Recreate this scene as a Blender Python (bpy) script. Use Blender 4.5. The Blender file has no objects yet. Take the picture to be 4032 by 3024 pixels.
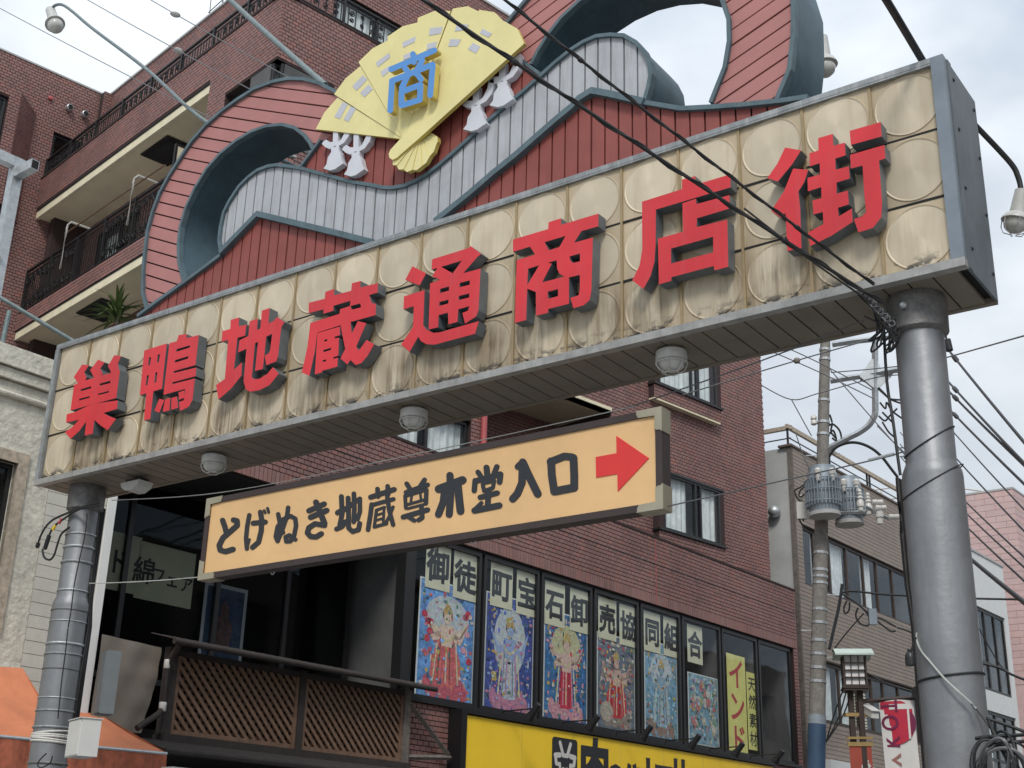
import bpy, math, random
from mathutils import Vector, Matrix
from mathutils.geometry import delaunay_2d_cdt
random.seed(7)
R = math.radians
V = Vector
scene = bpy.context.scene
col = scene.collection

# ---------------------------------------------------------------- camera
FPX, W0, H0 = 5136.9, 4032.0, 3024.0                 # focal length in photo pixels
RW = ((0.8130011146, 0.5816839100, 0.0259425596),     # rows: right, down, forward
      (-0.1878270121, 0.3041716640, -0.9339168123),
      (-0.5511353746, 0.7544026959, 0.3565478527))
CAM = V((10.43203, -6.89135, 1.55))
rx, dn, fw = (V(r) for r in RW)
cd = bpy.data.cameras.new('camera')
cd.sensor_width = 36.0
cd.lens = 36.0 * FPX / W0
cd.clip_start = 0.1
cd.clip_end = 2000
cam = bpy.data.objects.new('camera', cd)
col.objects.link(cam)
cam.matrix_world = Matrix(((rx.x, -dn.x, -fw.x, CAM.x), (rx.y, -dn.y, -fw.y, CAM.y),
                           (rx.z, -dn.z, -fw.z, CAM.z), (0, 0, 0, 1)))
scene.camera = cam

# ---------------------------------------------------------------- sky, sun, exposure
SUN_EL, SUN_AZ = R(45), R(148)          # azimuth from +Y towards +X
world = bpy.data.worlds.new('World')
scene.world = world
world.use_nodes = True
wn, wl = world.node_tree.nodes, world.node_tree.links
wn.clear()
wo = wn.new('ShaderNodeOutputWorld')
sky = wn.new('ShaderNodeTexSky')
sky.sky_type = 'NISHITA'
sky.sun_disc = False
sky.sun_elevation = SUN_EL
sky.sun_rotation = SUN_AZ
b1 = wn.new('ShaderNodeBackground'); b1.inputs[1].default_value = 0.1
wl.new(sky.outputs[0], b1.inputs[0])
tc = wn.new('ShaderNodeTexCoord')
mp = wn.new('ShaderNodeMapping'); mp.inputs[3].default_value = (1.6, 1.6, 3.2)
wl.new(tc.outputs['Generated'], mp.inputs[0])
nz = wn.new('ShaderNodeTexNoise'); nz.inputs['Scale'].default_value = 2.1
nz.inputs['Detail'].default_value = 5; nz.inputs['Roughness'].default_value = .5
wl.new(mp.outputs[0], nz.inputs['Vector'])
cr = wn.new('ShaderNodeValToRGB')
cr.color_ramp.elements[0].position = .37; cr.color_ramp.elements[0].color = (.43, .485, .555, 1)
cr.color_ramp.elements[1].position = .62; cr.color_ramp.elements[1].color = (.72, .76, .795, 1)
wl.new(nz.outputs['Fac'], cr.inputs[0])
sp = wn.new('ShaderNodeSeparateXYZ'); wl.new(tc.outputs['Generated'], sp.inputs[0])
mr = wn.new('ShaderNodeMapRange')       # overcast sky: brighter overhead than at the horizon
mr.inputs[1].default_value = 0; mr.inputs[2].default_value = 1
mr.inputs[3].default_value = .54; mr.inputs[4].default_value = 1.75
wl.new(sp.outputs[2], mr.inputs[0])
b2 = wn.new('ShaderNodeBackground')
wl.new(cr.outputs[0], b2.inputs[0]); wl.new(mr.outputs[0], b2.inputs[1])
mx = wn.new('ShaderNodeMixShader'); mx.inputs[0].default_value = .88
wl.new(b1.outputs[0], mx.inputs[1]); wl.new(b2.outputs[0], mx.inputs[2])
wl.new(mx.outputs[0], wo.inputs[0])
sd = bpy.data.lights.new('sun', 'SUN')
sd.energy = 1.5
sd.angle = R(14)
sd.color = (1, .965, .91)
sun = bpy.data.objects.new('sun', sd)
col.objects.link(sun)
sdir = V((math.sin(SUN_AZ) * math.cos(SUN_EL), math.cos(SUN_AZ) * math.cos(SUN_EL), math.sin(SUN_EL)))
sun.rotation_euler = (-sdir).to_track_quat('-Z', 'Y').to_euler()
sun.location = (12, -10, 30)
vs = scene.view_settings
vs.view_transform = 'Standard'
vs.look = 'None'
vs.exposure = 0.36
vs.gamma = 1
vs.use_curve_mapping = False

# ---------------------------------------------------------------- photo pixel -> point on a known plane
def ray(u, v):
    a, b = (u - W0 / 2) / FPX, (v - H0 / 2) / FPX
    return rx * a + dn * b + fw
def PY(u, v, y):
    d = ray(u, v); return CAM + d * ((y - CAM.y) / d.y)
def PZ(u, v, z):
    d = ray(u, v); return CAM + d * ((z - CAM.z) / d.z)
def PD(u, v, D):                                      # at a horizontal distance
    d = ray(u, v); return CAM + d * (D / math.hypot(d.x, d.y))
def crop(x0, y0, s):
    return lambda u, v: (x0 + u / s, y0 + v / s)

class Frame:
    """origin, ex along, ey up, ez = ex x ey outwards"""
    def __init__(s, o, ex, ey=V((0, 0, 1))):
        s.o = V(o); s.ex = V(ex).normalized(); s.ey = V(ey).normalized(); s.ez = s.ex.cross(s.ey).normalized()
    def __call__(s, a, b, c=0.0):
        return s.o + s.ex * a + s.ey * b + s.ez * c
    def px(s, u, v, c=0.0):                           # pixel -> (a, b) on the plane at height c
        d = ray(u, v); k = (s.o + s.ez * c - CAM).dot(s.ez) / d.dot(s.ez)
        q = CAM + d * k - s.o
        return (q.dot(s.ex), q.dot(s.ey))
    def at(s, a, b, c=0.0):
        return Frame(s(a, b, c), s.ex, s.ey)
    def mat(s):
        return Matrix(((s.ex.x, s.ey.x, s.ez.x, s.o.x), (s.ex.y, s.ey.y, s.ez.y, s.o.y), (s.ex.z, s.ey.z, s.ez.z, s.o.z), (0, 0, 0, 1)))
def facade(x, y, az):
    return Frame((x, y, 0), (math.sin(R(az)), math.cos(R(az)), 0))
WF = Frame((0, 0, 0), (1, 0, 0), (0, 1, 0))            # world axes

# ---------------------------------------------------------------- mesh builder
class MB:
    def __init__(s): s.v = []; s.f = []; s.m = []
    def add(s, vs, fs, m=0):
        n = len(s.v); s.v += [tuple(p) for p in vs]; s.f += [tuple(i + n for i in f) for f in fs]; s.m += [m] * len(fs); return s
    def box(s, F, a0, a1, b0, b1, c0, c1, m=0):
        p = [F(a, b, c) for c in (c0, c1) for b in (b0, b1) for a in (a0, a1)]
        return s.add(p, [(4, 5, 7, 6), (0, 2, 3, 1), (0, 1, 5, 4), (2, 6, 7, 3), (1, 3, 7, 5), (0, 4, 6, 2)], m)
    def prism(s, F, poly, c0, c1, m=0, ms=None):
        n = len(poly)
        if sum(poly[i][0] * poly[(i + 1) % n][1] - poly[(i + 1) % n][0] * poly[i][1] for i in range(n)) < 0: poly = poly[::-1]
        p = [F(a, b, c1) for a, b in poly] + [F(a, b, c0) for a, b in poly]
        s.add(p, [tuple(range(n)), tuple(range(2 * n - 1, n - 1, -1))], m)
        n0 = len(s.v) - 2 * n
        fs = [(n0 + i, n0 + n + i, n0 + n + (i + 1) % n, n0 + (i + 1) % n) for i in range(n)]
        s.f += fs; s.m += [m if ms is None else ms] * n; return s
    def region(s, F, v2, tris, c0, c1, m=0, ms=None):
        used = sorted({i for t in tris for i in t}); ix = {k: i for i, k in enumerate(used)}; n = len(used)
        p = [F(v2[k][0], v2[k][1], c1) for k in used] + [F(v2[k][0], v2[k][1], c0) for k in used]
        T = [tuple(ix[i] for i in t) for t in tris]
        n0 = len(s.v); s.add(p, T, m)
        ed = {}
        for t in T:
            for i in range(3): ed[(t[i], t[(i + 1) % 3])] = 1
        bs = [(n0 + a, n0 + a + n, n0 + b + n, n0 + b) for (a, b) in ed if (b, a) not in ed]
        s.f += bs; s.m += [m if ms is None else ms] * len(bs)
        s.f += [(n0 + t[2] + n, n0 + t[1] + n, n0 + t[0] + n) for t in T]; s.m += [m if ms is None else ms] * len(T); return s
    def tube(s, pts, r, n=8, m=0, cap=True):
        pts = [V(p) for p in pts]; rs = r if isinstance(r, (list, tuple)) else [r] * len(pts)
        rings = []; up = V((0, 0, 1))
        for i, p in enumerate(pts):
            t = (pts[min(i + 1, len(pts) - 1)] - pts[max(i - 1, 0)]).normalized()
            a = t.cross(up)
            if a.length < 1e-3: a = t.cross(V((1, 0, 0)))
            a.normalize(); b = a.cross(t)
            rings.append([p + (a * math.cos(2 * math.pi * k / n) + b * math.sin(2 * math.pi * k / n)) * rs[i] for k in range(n)])
        vs = [q for g in rings for q in g]
        fs = [(i * n + k, (i + 1) * n + k, (i + 1) * n + (k + 1) % n, i * n + (k + 1) % n) for i in range(len(pts) - 1) for k in range(n)]
        if cap: fs += [tuple(range(n)), tuple(range(len(vs) - 1, len(vs) - n - 1, -1))]
        return s.add(vs, fs, m)
    def lathe(s, F, prof, n=20, m=0):                  # prof: (radius, height along ey)
        vs = [F(r * math.cos(2 * math.pi * k / n), h, r * math.sin(2 * math.pi * k / n)) for r, h in prof for k in range(n)]
        fs = [(i * n + k, (i + 1) * n + k, (i + 1) * n + (k + 1) % n, i * n + (k + 1) % n) for i in range(len(prof) - 1) for k in range(n)]
        fs += [tuple(range(n)), tuple(range(len(vs) - 1, len(vs) - n - 1, -1))]
        return s.add(vs, fs, m)
    def ribbon(s, F, path, w, c0, c1, m=0, closed=False):
        n = len(path); P2 = [V((a, b)) for a, b in path]; L = []; Rr = []
        for i in range(n):
            a = P2[i - 1] if (i or closed) else None; b = P2[(i + 1) % n] if (i < n - 1 or closed) else None
            d1 = (P2[i] - a).normalized() if a is not None else None; d2 = (b - P2[i]).normalized() if b is not None else None
            t = (d1 + d2).normalized() if d1 is not None and d2 is not None else (d1 if d1 is not None else d2)
            k = 1.0 / max(.45, t.dot(d1)) if d1 is not None else 1.0
            nn = V((-t.y, t.x)) * (w / 2 * k); L.append(P2[i] + nn); Rr.append(P2[i] - nn)
        vs = []
        for i in range(n):
            vs += [F(*L[i], c1), F(*Rr[i], c1), F(*Rr[i], c0), F(*L[i], c0)]
        fs = []
        for i in range(n if closed else n - 1):
            j = (i + 1) % n
            for k in range(4): fs.append((i * 4 + k, i * 4 + (k + 1) % 4, j * 4 + (k + 1) % 4, j * 4 + k))
        if not closed: fs += [(3, 2, 1, 0), tuple((n - 1) * 4 + k for k in range(4))]
        return s.add(vs, fs, m)
    def mesh(s, name, mats, smooth=False):
        me = bpy.data.meshes.new(name); me.from_pydata(s.v, [], s.f)
        for mt in (mats if isinstance(mats, (list, tuple)) else [mats]): me.materials.append(mt)
        if max(s.m, default=0): me.polygons.foreach_set('material_index', s.m)
        if smooth:
            me.polygons.foreach_set('use_smooth', [True] * len(s.f)); me.set_sharp_from_angle(angle=R(38))
        me.update(); return me
    def build(s, name, mats, parent=None, smooth=False):
        return link(name, s.mesh(name, mats, smooth), parent)

def link(name, me, parent=None, mw=None):
    o = bpy.data.objects.new(name, me); col.objects.link(o)
    if parent is not None: put(o, parent)
    if mw is not None: o.matrix_world = mw if parent is None else o.matrix_world
    return o
def put(o, parent):                                    # parts are modelled in world space
    o.parent = parent; o.matrix_parent_inverse = PINV[parent.name] if parent.name in PINV else Matrix()
PINV = {}
def thing(name, label, cat, loc=(0, 0, 0), group=None):
    o = bpy.data.objects.new(name, None); col.objects.link(o); o.location = loc; o.empty_display_size = .2
    PINV[o.name] = Matrix.Translation(-V(loc)); tag(o, label, cat, group); return o
def tag(o, label, cat, group=None, kind=None):
    o['label'] = label; o['category'] = cat
    if group: o['group'] = group
    if kind: o['kind'] = kind
    return o
def struct(o): o['kind'] = 'structure'; return o
def stuff(o): o['kind'] = 'stuff'; return o

# ---------------------------------------------------------------- 2-D regions
def inside(p, poly):
    x, y = p; c = False; j = len(poly) - 1
    for i in range(len(poly)):
        xi, yi = poly[i]; xj, yj = poly[j]
        if (yi > y) != (yj > y) and x < (xj - xi) * (y - yi) / (yj - yi) + xi: c = not c
        j = i
    return c
def triang(pos, neg=(), lines=()):
    vs = []; es = []
    for poly in list(pos) + list(neg):
        n = len(vs); k = len(poly); vs += [V(q) for q in poly]; es += [(n + i, n + (i + 1) % k) for i in range(k)]
    for a, b in lines:
        n = len(vs); vs += [V(a), V(b)]; es.append((n, n + 1))
    o = delaunay_2d_cdt(vs, es, [], 0, 1e-5, False)
    v2 = [tuple(q) for q in o[0]]; T = []
    for f in o[2]:
        c = (sum(v2[i][0] for i in f) / 3, sum(v2[i][1] for i in f) / 3)
        if any(inside(c, q) for q in pos) and not any(inside(c, q) for q in neg):
            a, b, d = (v2[i] for i in f)
            T.append(tuple(f) if (b[0] - a[0]) * (d[1] - a[1]) - (b[1] - a[1]) * (d[0] - a[0]) > 0 else tuple(f[::-1]))
    return v2, T
def boards(pos, neg, ang, pitch, gap, phase=0.0):
    """cut a region into parallel boards; returns [(v2, tris)] one per board"""
    n = V((-math.sin(ang), math.cos(ang))); t = V((math.cos(ang), math.sin(ang)))
    hs = [V(q).dot(n) for p in pos for q in p]; ts = [V(q).dot(t) for p in pos for q in p]
    k0 = math.floor((min(hs) - phase) / pitch); k1 = math.ceil((max(hs) - phase) / pitch); lines = []
    for k in range(k0, k1 + 1):
        for e in (-gap / 2, gap / 2):
            h = phase + k * pitch + e; lines.append((n * h + t * (min(ts) - .5), n * h + t * (max(ts) + .5)))
    v2, T = triang(pos, neg, lines); out = {}
    for f in T:
        h = sum(V(v2[i]).dot(n) for i in f) / 3 - phase; k = math.floor(h / pitch); fr = h - k * pitch
        if fr < gap / 2 or fr > pitch - gap / 2: continue
        out.setdefault(k, []).append(f)
    return [(v2, out[k]) for k in sorted(out)]
def capsule(a, b, w, n=6):
    a, b = V(a), V(b); d = (b - a).normalized() if (b - a).length > 1e-9 else V((1, 0)); th = math.atan2(d.y, d.x); r = w / 2
    return [(b.x + r * math.cos(th - math.pi / 2 + math.pi * i / n), b.y + r * math.sin(th - math.pi / 2 + math.pi * i / n)) for i in range(n + 1)] + \
           [(a.x + r * math.cos(th + math.pi / 2 + math.pi * i / n), a.y + r * math.sin(th + math.pi / 2 + math.pi * i / n)) for i in range(n + 1)]
def arc(cx, cy, r, a0, a1, n=24, ry=None):
    return [(cx + r * math.cos(R(a0 + (a1 - a0) * i / n)), cy + (ry or r) * math.sin(R(a0 + (a1 - a0) * i / n))) for i in range(n + 1)]
GL = {}
def glyph(ch, bold=.03):
    """outline lettering from the built-in font, thickened; centred, one em high"""
    if (ch, bold) not in GL:
        cu = bpy.data.curves.new('glyph', 'FONT'); cu.body = ch; cu.resolution_u = 3; cu.extrude = .01
        cu.bevel_depth = bold; cu.bevel_resolution = 1
        o = bpy.data.objects.new('glyph', cu); col.objects.link(o)
        dg = bpy.context.evaluated_depsgraph_get(); me = bpy.data.meshes.new_from_object(o.evaluated_get(dg))
        vs = [tuple(q.co) for q in me.vertices]; fs = [tuple(p.vertices) for p in me.polygons]
        x0 = min(q[0] for q in vs); x1 = max(q[0] for q in vs)
        cx = .5 if ord(ch) > 0x2000 else (x0 + x1) / 2
        GL[(ch, bold)] = ([(x - cx, y - .38, z) for x, y, z in vs], fs)
        bpy.data.objects.remove(o); bpy.data.curves.remove(cu); bpy.data.meshes.remove(me)
    return GL[(ch, bold)]
def put_glyph(mb, F, ch, a, b, size, bold=.03, zs=.15, c=0, sx=1.0, rot=0.0, m=0, mirror=False):
    vs, fs = glyph(ch, bold); ca, sa = math.cos(rot), math.sin(rot); P = []
    for x, y, z in vs:
        x *= size * sx * (-1 if mirror else 1); y *= size
        P.append(F(a + x * ca - y * sa, b + x * sa + y * ca, c + z * size * zs))
    mb.add(P, fs, m); return mb
# ---------------------------------------------------------------- materials
MATS = {}
def mat(name, c, rough=.6, metal=0.0, var=.12, scale=6.0, bump=0.0, bscale=60.0, streak=0.0, dirt=(.05, .045, .04), island=0.0, spec=.5, fac=None):
    if name in MATS: return MATS[name]
    m = bpy.data.materials.new(name); m.use_nodes = True; n, l = m.node_tree.nodes, m.node_tree.links
    b = n['Principled BSDF']; b.inputs['Roughness'].default_value = rough; b.inputs['Metallic'].default_value = metal
    b.inputs['Specular IOR Level'].default_value = spec
    g = n.new('ShaderNodeNewGeometry')
    nz = n.new('ShaderNodeTexNoise'); nz.inputs['Scale'].default_value = scale; nz.inputs['Detail'].default_value = 6
    nz.inputs['Roughness'].default_value = .65; l.new(g.outputs['Position'], nz.inputs['Vector'])
    r = n.new('ShaderNodeMapRange'); r.inputs[1].default_value = .28; r.inputs[2].default_value = .72
    r.inputs[3].default_value = 1 - var; r.inputs[4].default_value = 1 + var; l.new(nz.outputs['Fac'], r.inputs[0])
    mu = n.new('ShaderNodeMix'); mu.data_type = 'RGBA'; mu.blend_type = 'MULTIPLY'; mu.inputs[0].default_value = 1
    mu.inputs[6].default_value = (*c, 1); l.new(r.outputs[0], mu.inputs[7]); out = mu.outputs[2]
    if island:
        oi = n.new('ShaderNodeObjectInfo'); ad = n.new('ShaderNodeMath'); ad.operation = 'ADD'
        l.new(g.outputs['Random Per Island'], ad.inputs[0]); l.new(oi.outputs['Random'], ad.inputs[1])
        fr = n.new('ShaderNodeMath'); fr.operation = 'FRACT'; l.new(ad.outputs[0], fr.inputs[0])
        rp = n.new('ShaderNodeValToRGB'); e = rp.color_ramp.elements; k = island
        e[0].position = 0; e[0].color = (1 - k, 1 - .6 * k, 1 - .4 * k, 1); e[1].position = 1; e[1].color = (1 + k, 1 + .2 * k, 1 - .1 * k, 1)
        x = e.new(.3); x.color = (1 - .1 * k, 1, 1 + .1 * k, 1); x = e.new(.55); x.color = (1 + .25 * k, 1 + .55 * k, 1 + .75 * k, 1); x = e.new(.8); x.color = (1, 1 - .1 * k, 1 - .1 * k, 1)
        m2 = n.new('ShaderNodeMix'); m2.data_type = 'RGBA'; m2.blend_type = 'MULTIPLY'; m2.inputs[0].default_value = 1
        l.new(fr.outputs[0], rp.inputs[0]); l.new(out, m2.inputs[6]); l.new(rp.outputs[0], m2.inputs[7]); out = m2.outputs[2]
    if streak:
        mp = n.new('ShaderNodeMapping'); mp.inputs[3].default_value = (14, 14, .9); l.new(g.outputs['Position'], mp.inputs[0])
        n2 = n.new('ShaderNodeTexNoise'); n2.inputs['Scale'].default_value = 1.6; n2.inputs['Detail'].default_value = 7; n2.inputs['Roughness'].default_value = .7
        l.new(mp.outputs[0], n2.inputs['Vector'])
        r2 = n.new('ShaderNodeMapRange'); r2.inputs[1].default_value = .5; r2.inputs[2].default_value = .75; r2.inputs[4].default_value = streak
        l.new(n2.outputs['Fac'], r2.inputs[0])
        m3 = n.new('ShaderNodeMix'); m3.data_type = 'RGBA'; l.new(r2.outputs[0], m3.inputs[0]); l.new(out, m3.inputs[6]); m3.inputs[7].default_value = (*dirt, 1); out = m3.outputs[2]
    l.new(out, b.inputs['Base Color'])
    if bump:
        n4 = n.new('ShaderNodeTexNoise'); n4.inputs['Scale'].default_value = bscale; n4.inputs['Detail'].default_value = 4; l.new(g.outputs['Position'], n4.inputs['Vector'])
        bp = n.new('ShaderNodeBump'); bp.inputs['Strength'].default_value = bump; bp.inputs['Distance'].default_value = .02
        l.new(n4.outputs['Fac'], bp.inputs['Height']); l.new(bp.outputs[0], b.inputs['Normal'])
    MATS[name] = m; return m

def tile_material():
    """gold anodised spun-aluminium sign panels with run-off stains and mould"""
    m = mat('gold_panel', (.60, .515, .38), rough=.54, metal=.14, var=.10, scale=2.2)
    n, l = m.node_tree.nodes, m.node_tree.links; b = n['Principled BSDF']
    src = b.inputs['Base Color'].links[0].from_socket; g = [q for q in n if q.type == 'NEW_GEOMETRY'][0]
    b.inputs['Anisotropic'].default_value = .6
    tg = n.new('ShaderNodeTangent'); tg.direction_type = 'RADIAL'; tg.axis = 'Z'; l.new(tg.outputs[0], b.inputs['Tangent'])
    sp = n.new('ShaderNodeSeparateXYZ'); l.new(g.outputs['Position'], sp.inputs[0])
    def rng(sock, a, b_, c, d):
        r = n.new('ShaderNodeMapRange'); r.inputs[1].default_value = a; r.inputs[2].default_value = b_; r.inputs[3].default_value = c; r.inputs[4].default_value = d; l.new(sock, r.inputs[0]); return r.outputs[0]
    def mul(a, b_):
        q = n.new('ShaderNodeMath'); q.operation = 'MULTIPLY'; l.new(a, q.inputs[0]); l.new(b_, q.inputs[1]); return q.outputs[0]
    def noise(sc, scale, detail=7):
        mp = n.new('ShaderNodeMapping'); mp.inputs[3].default_value = sc; l.new(g.outputs['Position'], mp.inputs[0])
        q = n.new('ShaderNodeTexNoise'); q.inputs['Scale'].default_value = scale; q.inputs['Detail'].default_value = detail; q.inputs['Roughness'].default_value = .68
        l.new(mp.outputs[0], q.inputs['Vector']); return q.outputs['Fac']
    def mixc(fac, a, c):
        q = n.new('ShaderNodeMix'); q.data_type = 'RGBA'; l.new(fac, q.inputs[0]); l.new(a, q.inputs[6]); q.inputs[7].default_value = (*c, 1); return q.outputs[2]
    tco = n.new('ShaderNodeTexCoord'); vl = n.new('ShaderNodeVectorMath'); vl.operation = 'LENGTH'; l.new(tco.outputs['Object'], vl.inputs[0])
    dm = n.new('ShaderNodeMix'); dm.data_type = 'RGBA'; dm.blend_type = 'MULTIPLY'; l.new(rng(vl.outputs['Value'], .196, .204, 0, 1), dm.inputs[0]); l.new(src, dm.inputs[6]); dm.inputs[7].default_value = (.86, .82, .76, 1); src = dm.outputs[2]
    oi = n.new('ShaderNodeObjectInfo'); vm = n.new('ShaderNodeMix'); vm.data_type = 'RGBA'; vm.blend_type = 'MULTIPLY'; vm.inputs[0].default_value = 1; l.new(src, vm.inputs[6]); l.new(rng(oi.outputs['Random'], 0, 1, .86, 1.08), vm.inputs[7]); src = vm.outputs[2]
    under = n.new('ShaderNodeValToRGB'); el = under.color_ramp.elements      # run-off hangs below each character
    spans = [(.42, 1.12), (1.40, 2.02), (2.28, 2.98), (3.26, 3.98), (4.20, 4.86), (5.02, 5.66), (6.00, 6.66), (7.02, 7.70)]
    st = [q for a, b_ in spans for q in ((a - .06, 0), (a + .06, 1), (b_ - .06, 1), (b_ + .06, 0))]
    while len(el) < 32: el.new(.5)
    for e_, (x, v_) in zip(el, st): e_.position = x / 8.6; e_.color = (v_, v_, v_, 1)
    l.new(rng(sp.outputs[0], 0, 8.6, 0, 1), under.inputs[0])
    low = mul(mul(rng(sp.outputs[2], 5.50, 5.15, 0, 1), rng(noise((1.7, 1, 1.2), 1.0, 3), .34, .52, .45, 1)), rng(under.outputs[0], 0, 1, .22, 1))
    o = mixc(mul(rng(noise((11, 1, .8), 1.3), .34, .60, 0, .95), low), src, (.20, .145, .085))
    o = mixc(mul(rng(noise((22, 1, 1.8), 1.1), .52, .70, 0, .8), low), o, (.06, .045, .032))
    o = mixc(rng(noise((9, 1, .6), 1.0), .50, .74, 0, .5), o, (.36, .265, .15))
    o = mixc(mul(rng(noise((3.5, 1, 6), 2.0), .50, .56, 0, .95), rng(sp.outputs[2], 5.04, 4.955, 0, 1)), o, (.022, .02, .018))
    l.new(o, b.inputs['Base Color'])
    rr = rng(noise((4, 1, 4), 3.0), .3, .7, .44, .58); l.new(rr, b.inputs['Roughness'])
    return m

def glass_material(name, tint=(.975, .985, .985), refl=.04):
    m = bpy.data.materials.new(name); m.use_nodes = True; n, l = m.node_tree.nodes, m.node_tree.links; n.remove(n['Principled BSDF'])
    tr = n.new('ShaderNodeBsdfTransparent'); tr.inputs[0].default_value = (*tint, 1)
    gl = n.new('ShaderNodeBsdfGlossy'); gl.inputs['Roughness'].default_value = .025; gl.inputs[0].default_value = (.9, .95, 1, 1)
    lw = n.new('ShaderNodeLayerWeight'); lw.inputs['Blend'].default_value = .5
    pw = n.new('ShaderNodeMath'); pw.operation = 'POWER'; pw.inputs[1].default_value = 4; l.new(lw.outputs['Facing'], pw.inputs[0])
    ad = n.new('ShaderNodeMath'); ad.operation = 'MULTIPLY_ADD'; ad.inputs[1].default_value = .5; ad.inputs[2].default_value = refl * .3; ad.use_clamp = True; l.new(pw.outputs[0], ad.inputs[0])
    mx = n.new('ShaderNodeMixShader'); l.new(ad.outputs[0], mx.inputs[0]); l.new(tr.outputs[0], mx.inputs[1]); l.new(gl.outputs[0], mx.inputs[2])
    g = n.new('ShaderNodeNewGeometry'); nz = n.new('ShaderNodeTexNoise'); nz.inputs['Scale'].default_value = 1.2; l.new(g.outputs['Position'], nz.inputs['Vector'])
    bp = n.new('ShaderNodeBump'); bp.inputs['Strength'].default_value = .06; bp.inputs['Distance'].default_value = .05; l.new(nz.outputs['Fac'], bp.inputs['Height']); l.new(bp.outputs[0], gl.inputs['Normal'])
    l.new(mx.outputs[0], n['Material Output'].inputs[0]); return m

M_tile = tile_material()
M_glass = glass_material('window_glass')
M_dimglass = glass_material('shade_tinted_glass', (.74, .76, .76), .04)  # grey tint paints in the dimness of the recess behind clear panes
M_endcap = mat('slate_end_sheet', (.13, .15, .165), .5, .3, .3, 3, streak=.3, dirt=(.25, .27, .28))
M_batten = mat('gold_batten', (.36, .27, .15), .4, .4, .15, streak=.3)
M_galv = mat('galvanised_trim', (.27, .285, .29), .55, .35, .3, 9, streak=.45, dirt=(.62, .63, .62))
M_lip = mat('pale_aluminium_lip', (.34, .335, .32), .5, .3, .25, 8, streak=.5, dirt=(.16, .15, .14))
M_soffit = mat('dark_bronze_soffit', (.20, .172, .135), .6, .1, .15, 4)
M_teal = mat('blue_grey_paint', (.085, .13, .15), .55, .1, .25, 5, streak=.25, dirt=(.25, .28, .28))
M_tealdark = mat('weathered_teal_sheet', (.055, .10, .125), .5, .15, .35, 2.5, streak=.35, dirt=(.02, .025, .03))
M_pink = mat('faded_red_board', (.41, .175, .162), .6, 0, .10, 3, streak=.18, dirt=(.35, .14, .13))
M_red = mat('brick_red_board', (.255, .064, .052), .6, 0, .16, 3, streak=.35, dirt=(.13, .035, .03))
M_white = mat('weathered_white_board', (.42, .43, .45), .6, .1, .14, 4, streak=.6, dirt=(.20, .195, .19))
M_black = mat('black_void', (.006, .006, .007), .8, 0, .1)
M_letter = mat('red_letter_face', (.62, .026, .034), .40, 0, .16, 1.6, streak=.35, dirt=(.50, .09, .10))
M_letside = mat('letter_return', (.135, .152, .168), .45, .25, .2, 6)
M_fan = mat('fan_yellow', (.76, .68, .32), .6, 0, .07, 3, streak=.15, dirt=(.60, .52, .2))
M_fanedge = mat('fan_edge_gold', (.56, .44, .11), .55, 0, .15, 5)
M_fanmark = mat('fan_grey_mark', (.50, .51, .56), .6, 0, .06)
M_blue = mat('blue_emblem_face', (.085, .27, .62), .45, 0, .06)
M_tassel = mat('pale_grey_tassel', (.60, .61, .66), .55, 0, .07)
M_pole = mat('silver_pole_paint', (.235, .24, .25), .5, .5, .2, 2.2, bump=.10, bscale=24, streak=.5, dirt=(.18, .182, .185))
M_collar = mat('grimy_pole_collar', (.17, .165, .16), .55, .5, .4, 12, bump=.2)
M_wire = mat('black_cable', (.012, .012, .013), .55, 0, .2)
M_wiregrey = mat('grey_wire', (.13, .13, .135), .5, .3, .2)
M_wirepale = mat('pale_cable', (.42, .43, .40), .6, 0, .2)
M_lampwhite = mat('lamp_enamel', (.50, .50, .475), .4, 0, .12, 20)
M_lampglass = mat('frosted_lamp_glass', (.52, .52, .49), .15, 0, .1, 12)
M_arm = mat('grey_green_arm', (.16, .20, .20), .5, .3, .25, 15)
M_armdark = mat('dark_steel_arm', (.045, .047, .05), .45, .4, .3, 15)
M_dirface = mat('amber_sign_face', (.76, .48, .225), .45, 0, .09, 1.5, bump=.08, bscale=14)
M_dirframe = mat('brown_sign_frame', (.050, .034, .032), .5, .1, .15)
M_fitting = mat('champagne_fitting', (.42, .38, .28), .35, .5, .12)
M_ink = mat('black_sign_ink', (.022, .024, .028), .5, 0, .05)
M_arrow = mat('arrow_red', (.70, .035, .032), .45, 0, .04)
M_brick = mat('brick_tile', (.25, .130, .113), .62, 0, .24, .8, island=.19, streak=.35, dirt=(.10, .055, .05), bump=.15, bscale=90)
M_mortar = mat('mortar', (.040, .022, .021), .9, 0, .2, 20)
M_slab = mat('cream_soffit_paint', (.80, .71, .50), .75, 0, .10, 2)
M_slabedge = mat('cream_edge_paint', (.74, .67, .48), .7, 0, .12, 4)
M_iron = mat('black_iron', (.022, .021, .022), .5, .3, .2)
M_redpipe = mat('red_drain_paint', (.42, .085, .085), .5, 0, .12)
M_frame = mat('black_window_frame', (.022, .022, .023), .4, .2, .1)
M_curtain = mat('pale_curtain', (.66, .69, .68), .9, 0, .2, 6, streak=.35, dirt=(.30, .32, .32))
M_dark = mat('dark_interior', (.022, .021, .021), .9, 0, .2)
M_room = mat('room_interior', (.10, .10, .10), .9, 0, .3, 1.5)
M_stucco = mat('cream_stucco', (.60, .57, .48), .9, 0, .22, 9, bump=.9, bscale=16, streak=.35, dirt=(.30, .27, .22))
M_siding = mat('pale_siding', (.56, .54, .47), .8, 0, .10, 5, bump=.12, bscale=60)
M_whitepaint = mat('white_paint', (.74, .74, .72), .5, 0, .05)
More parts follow.
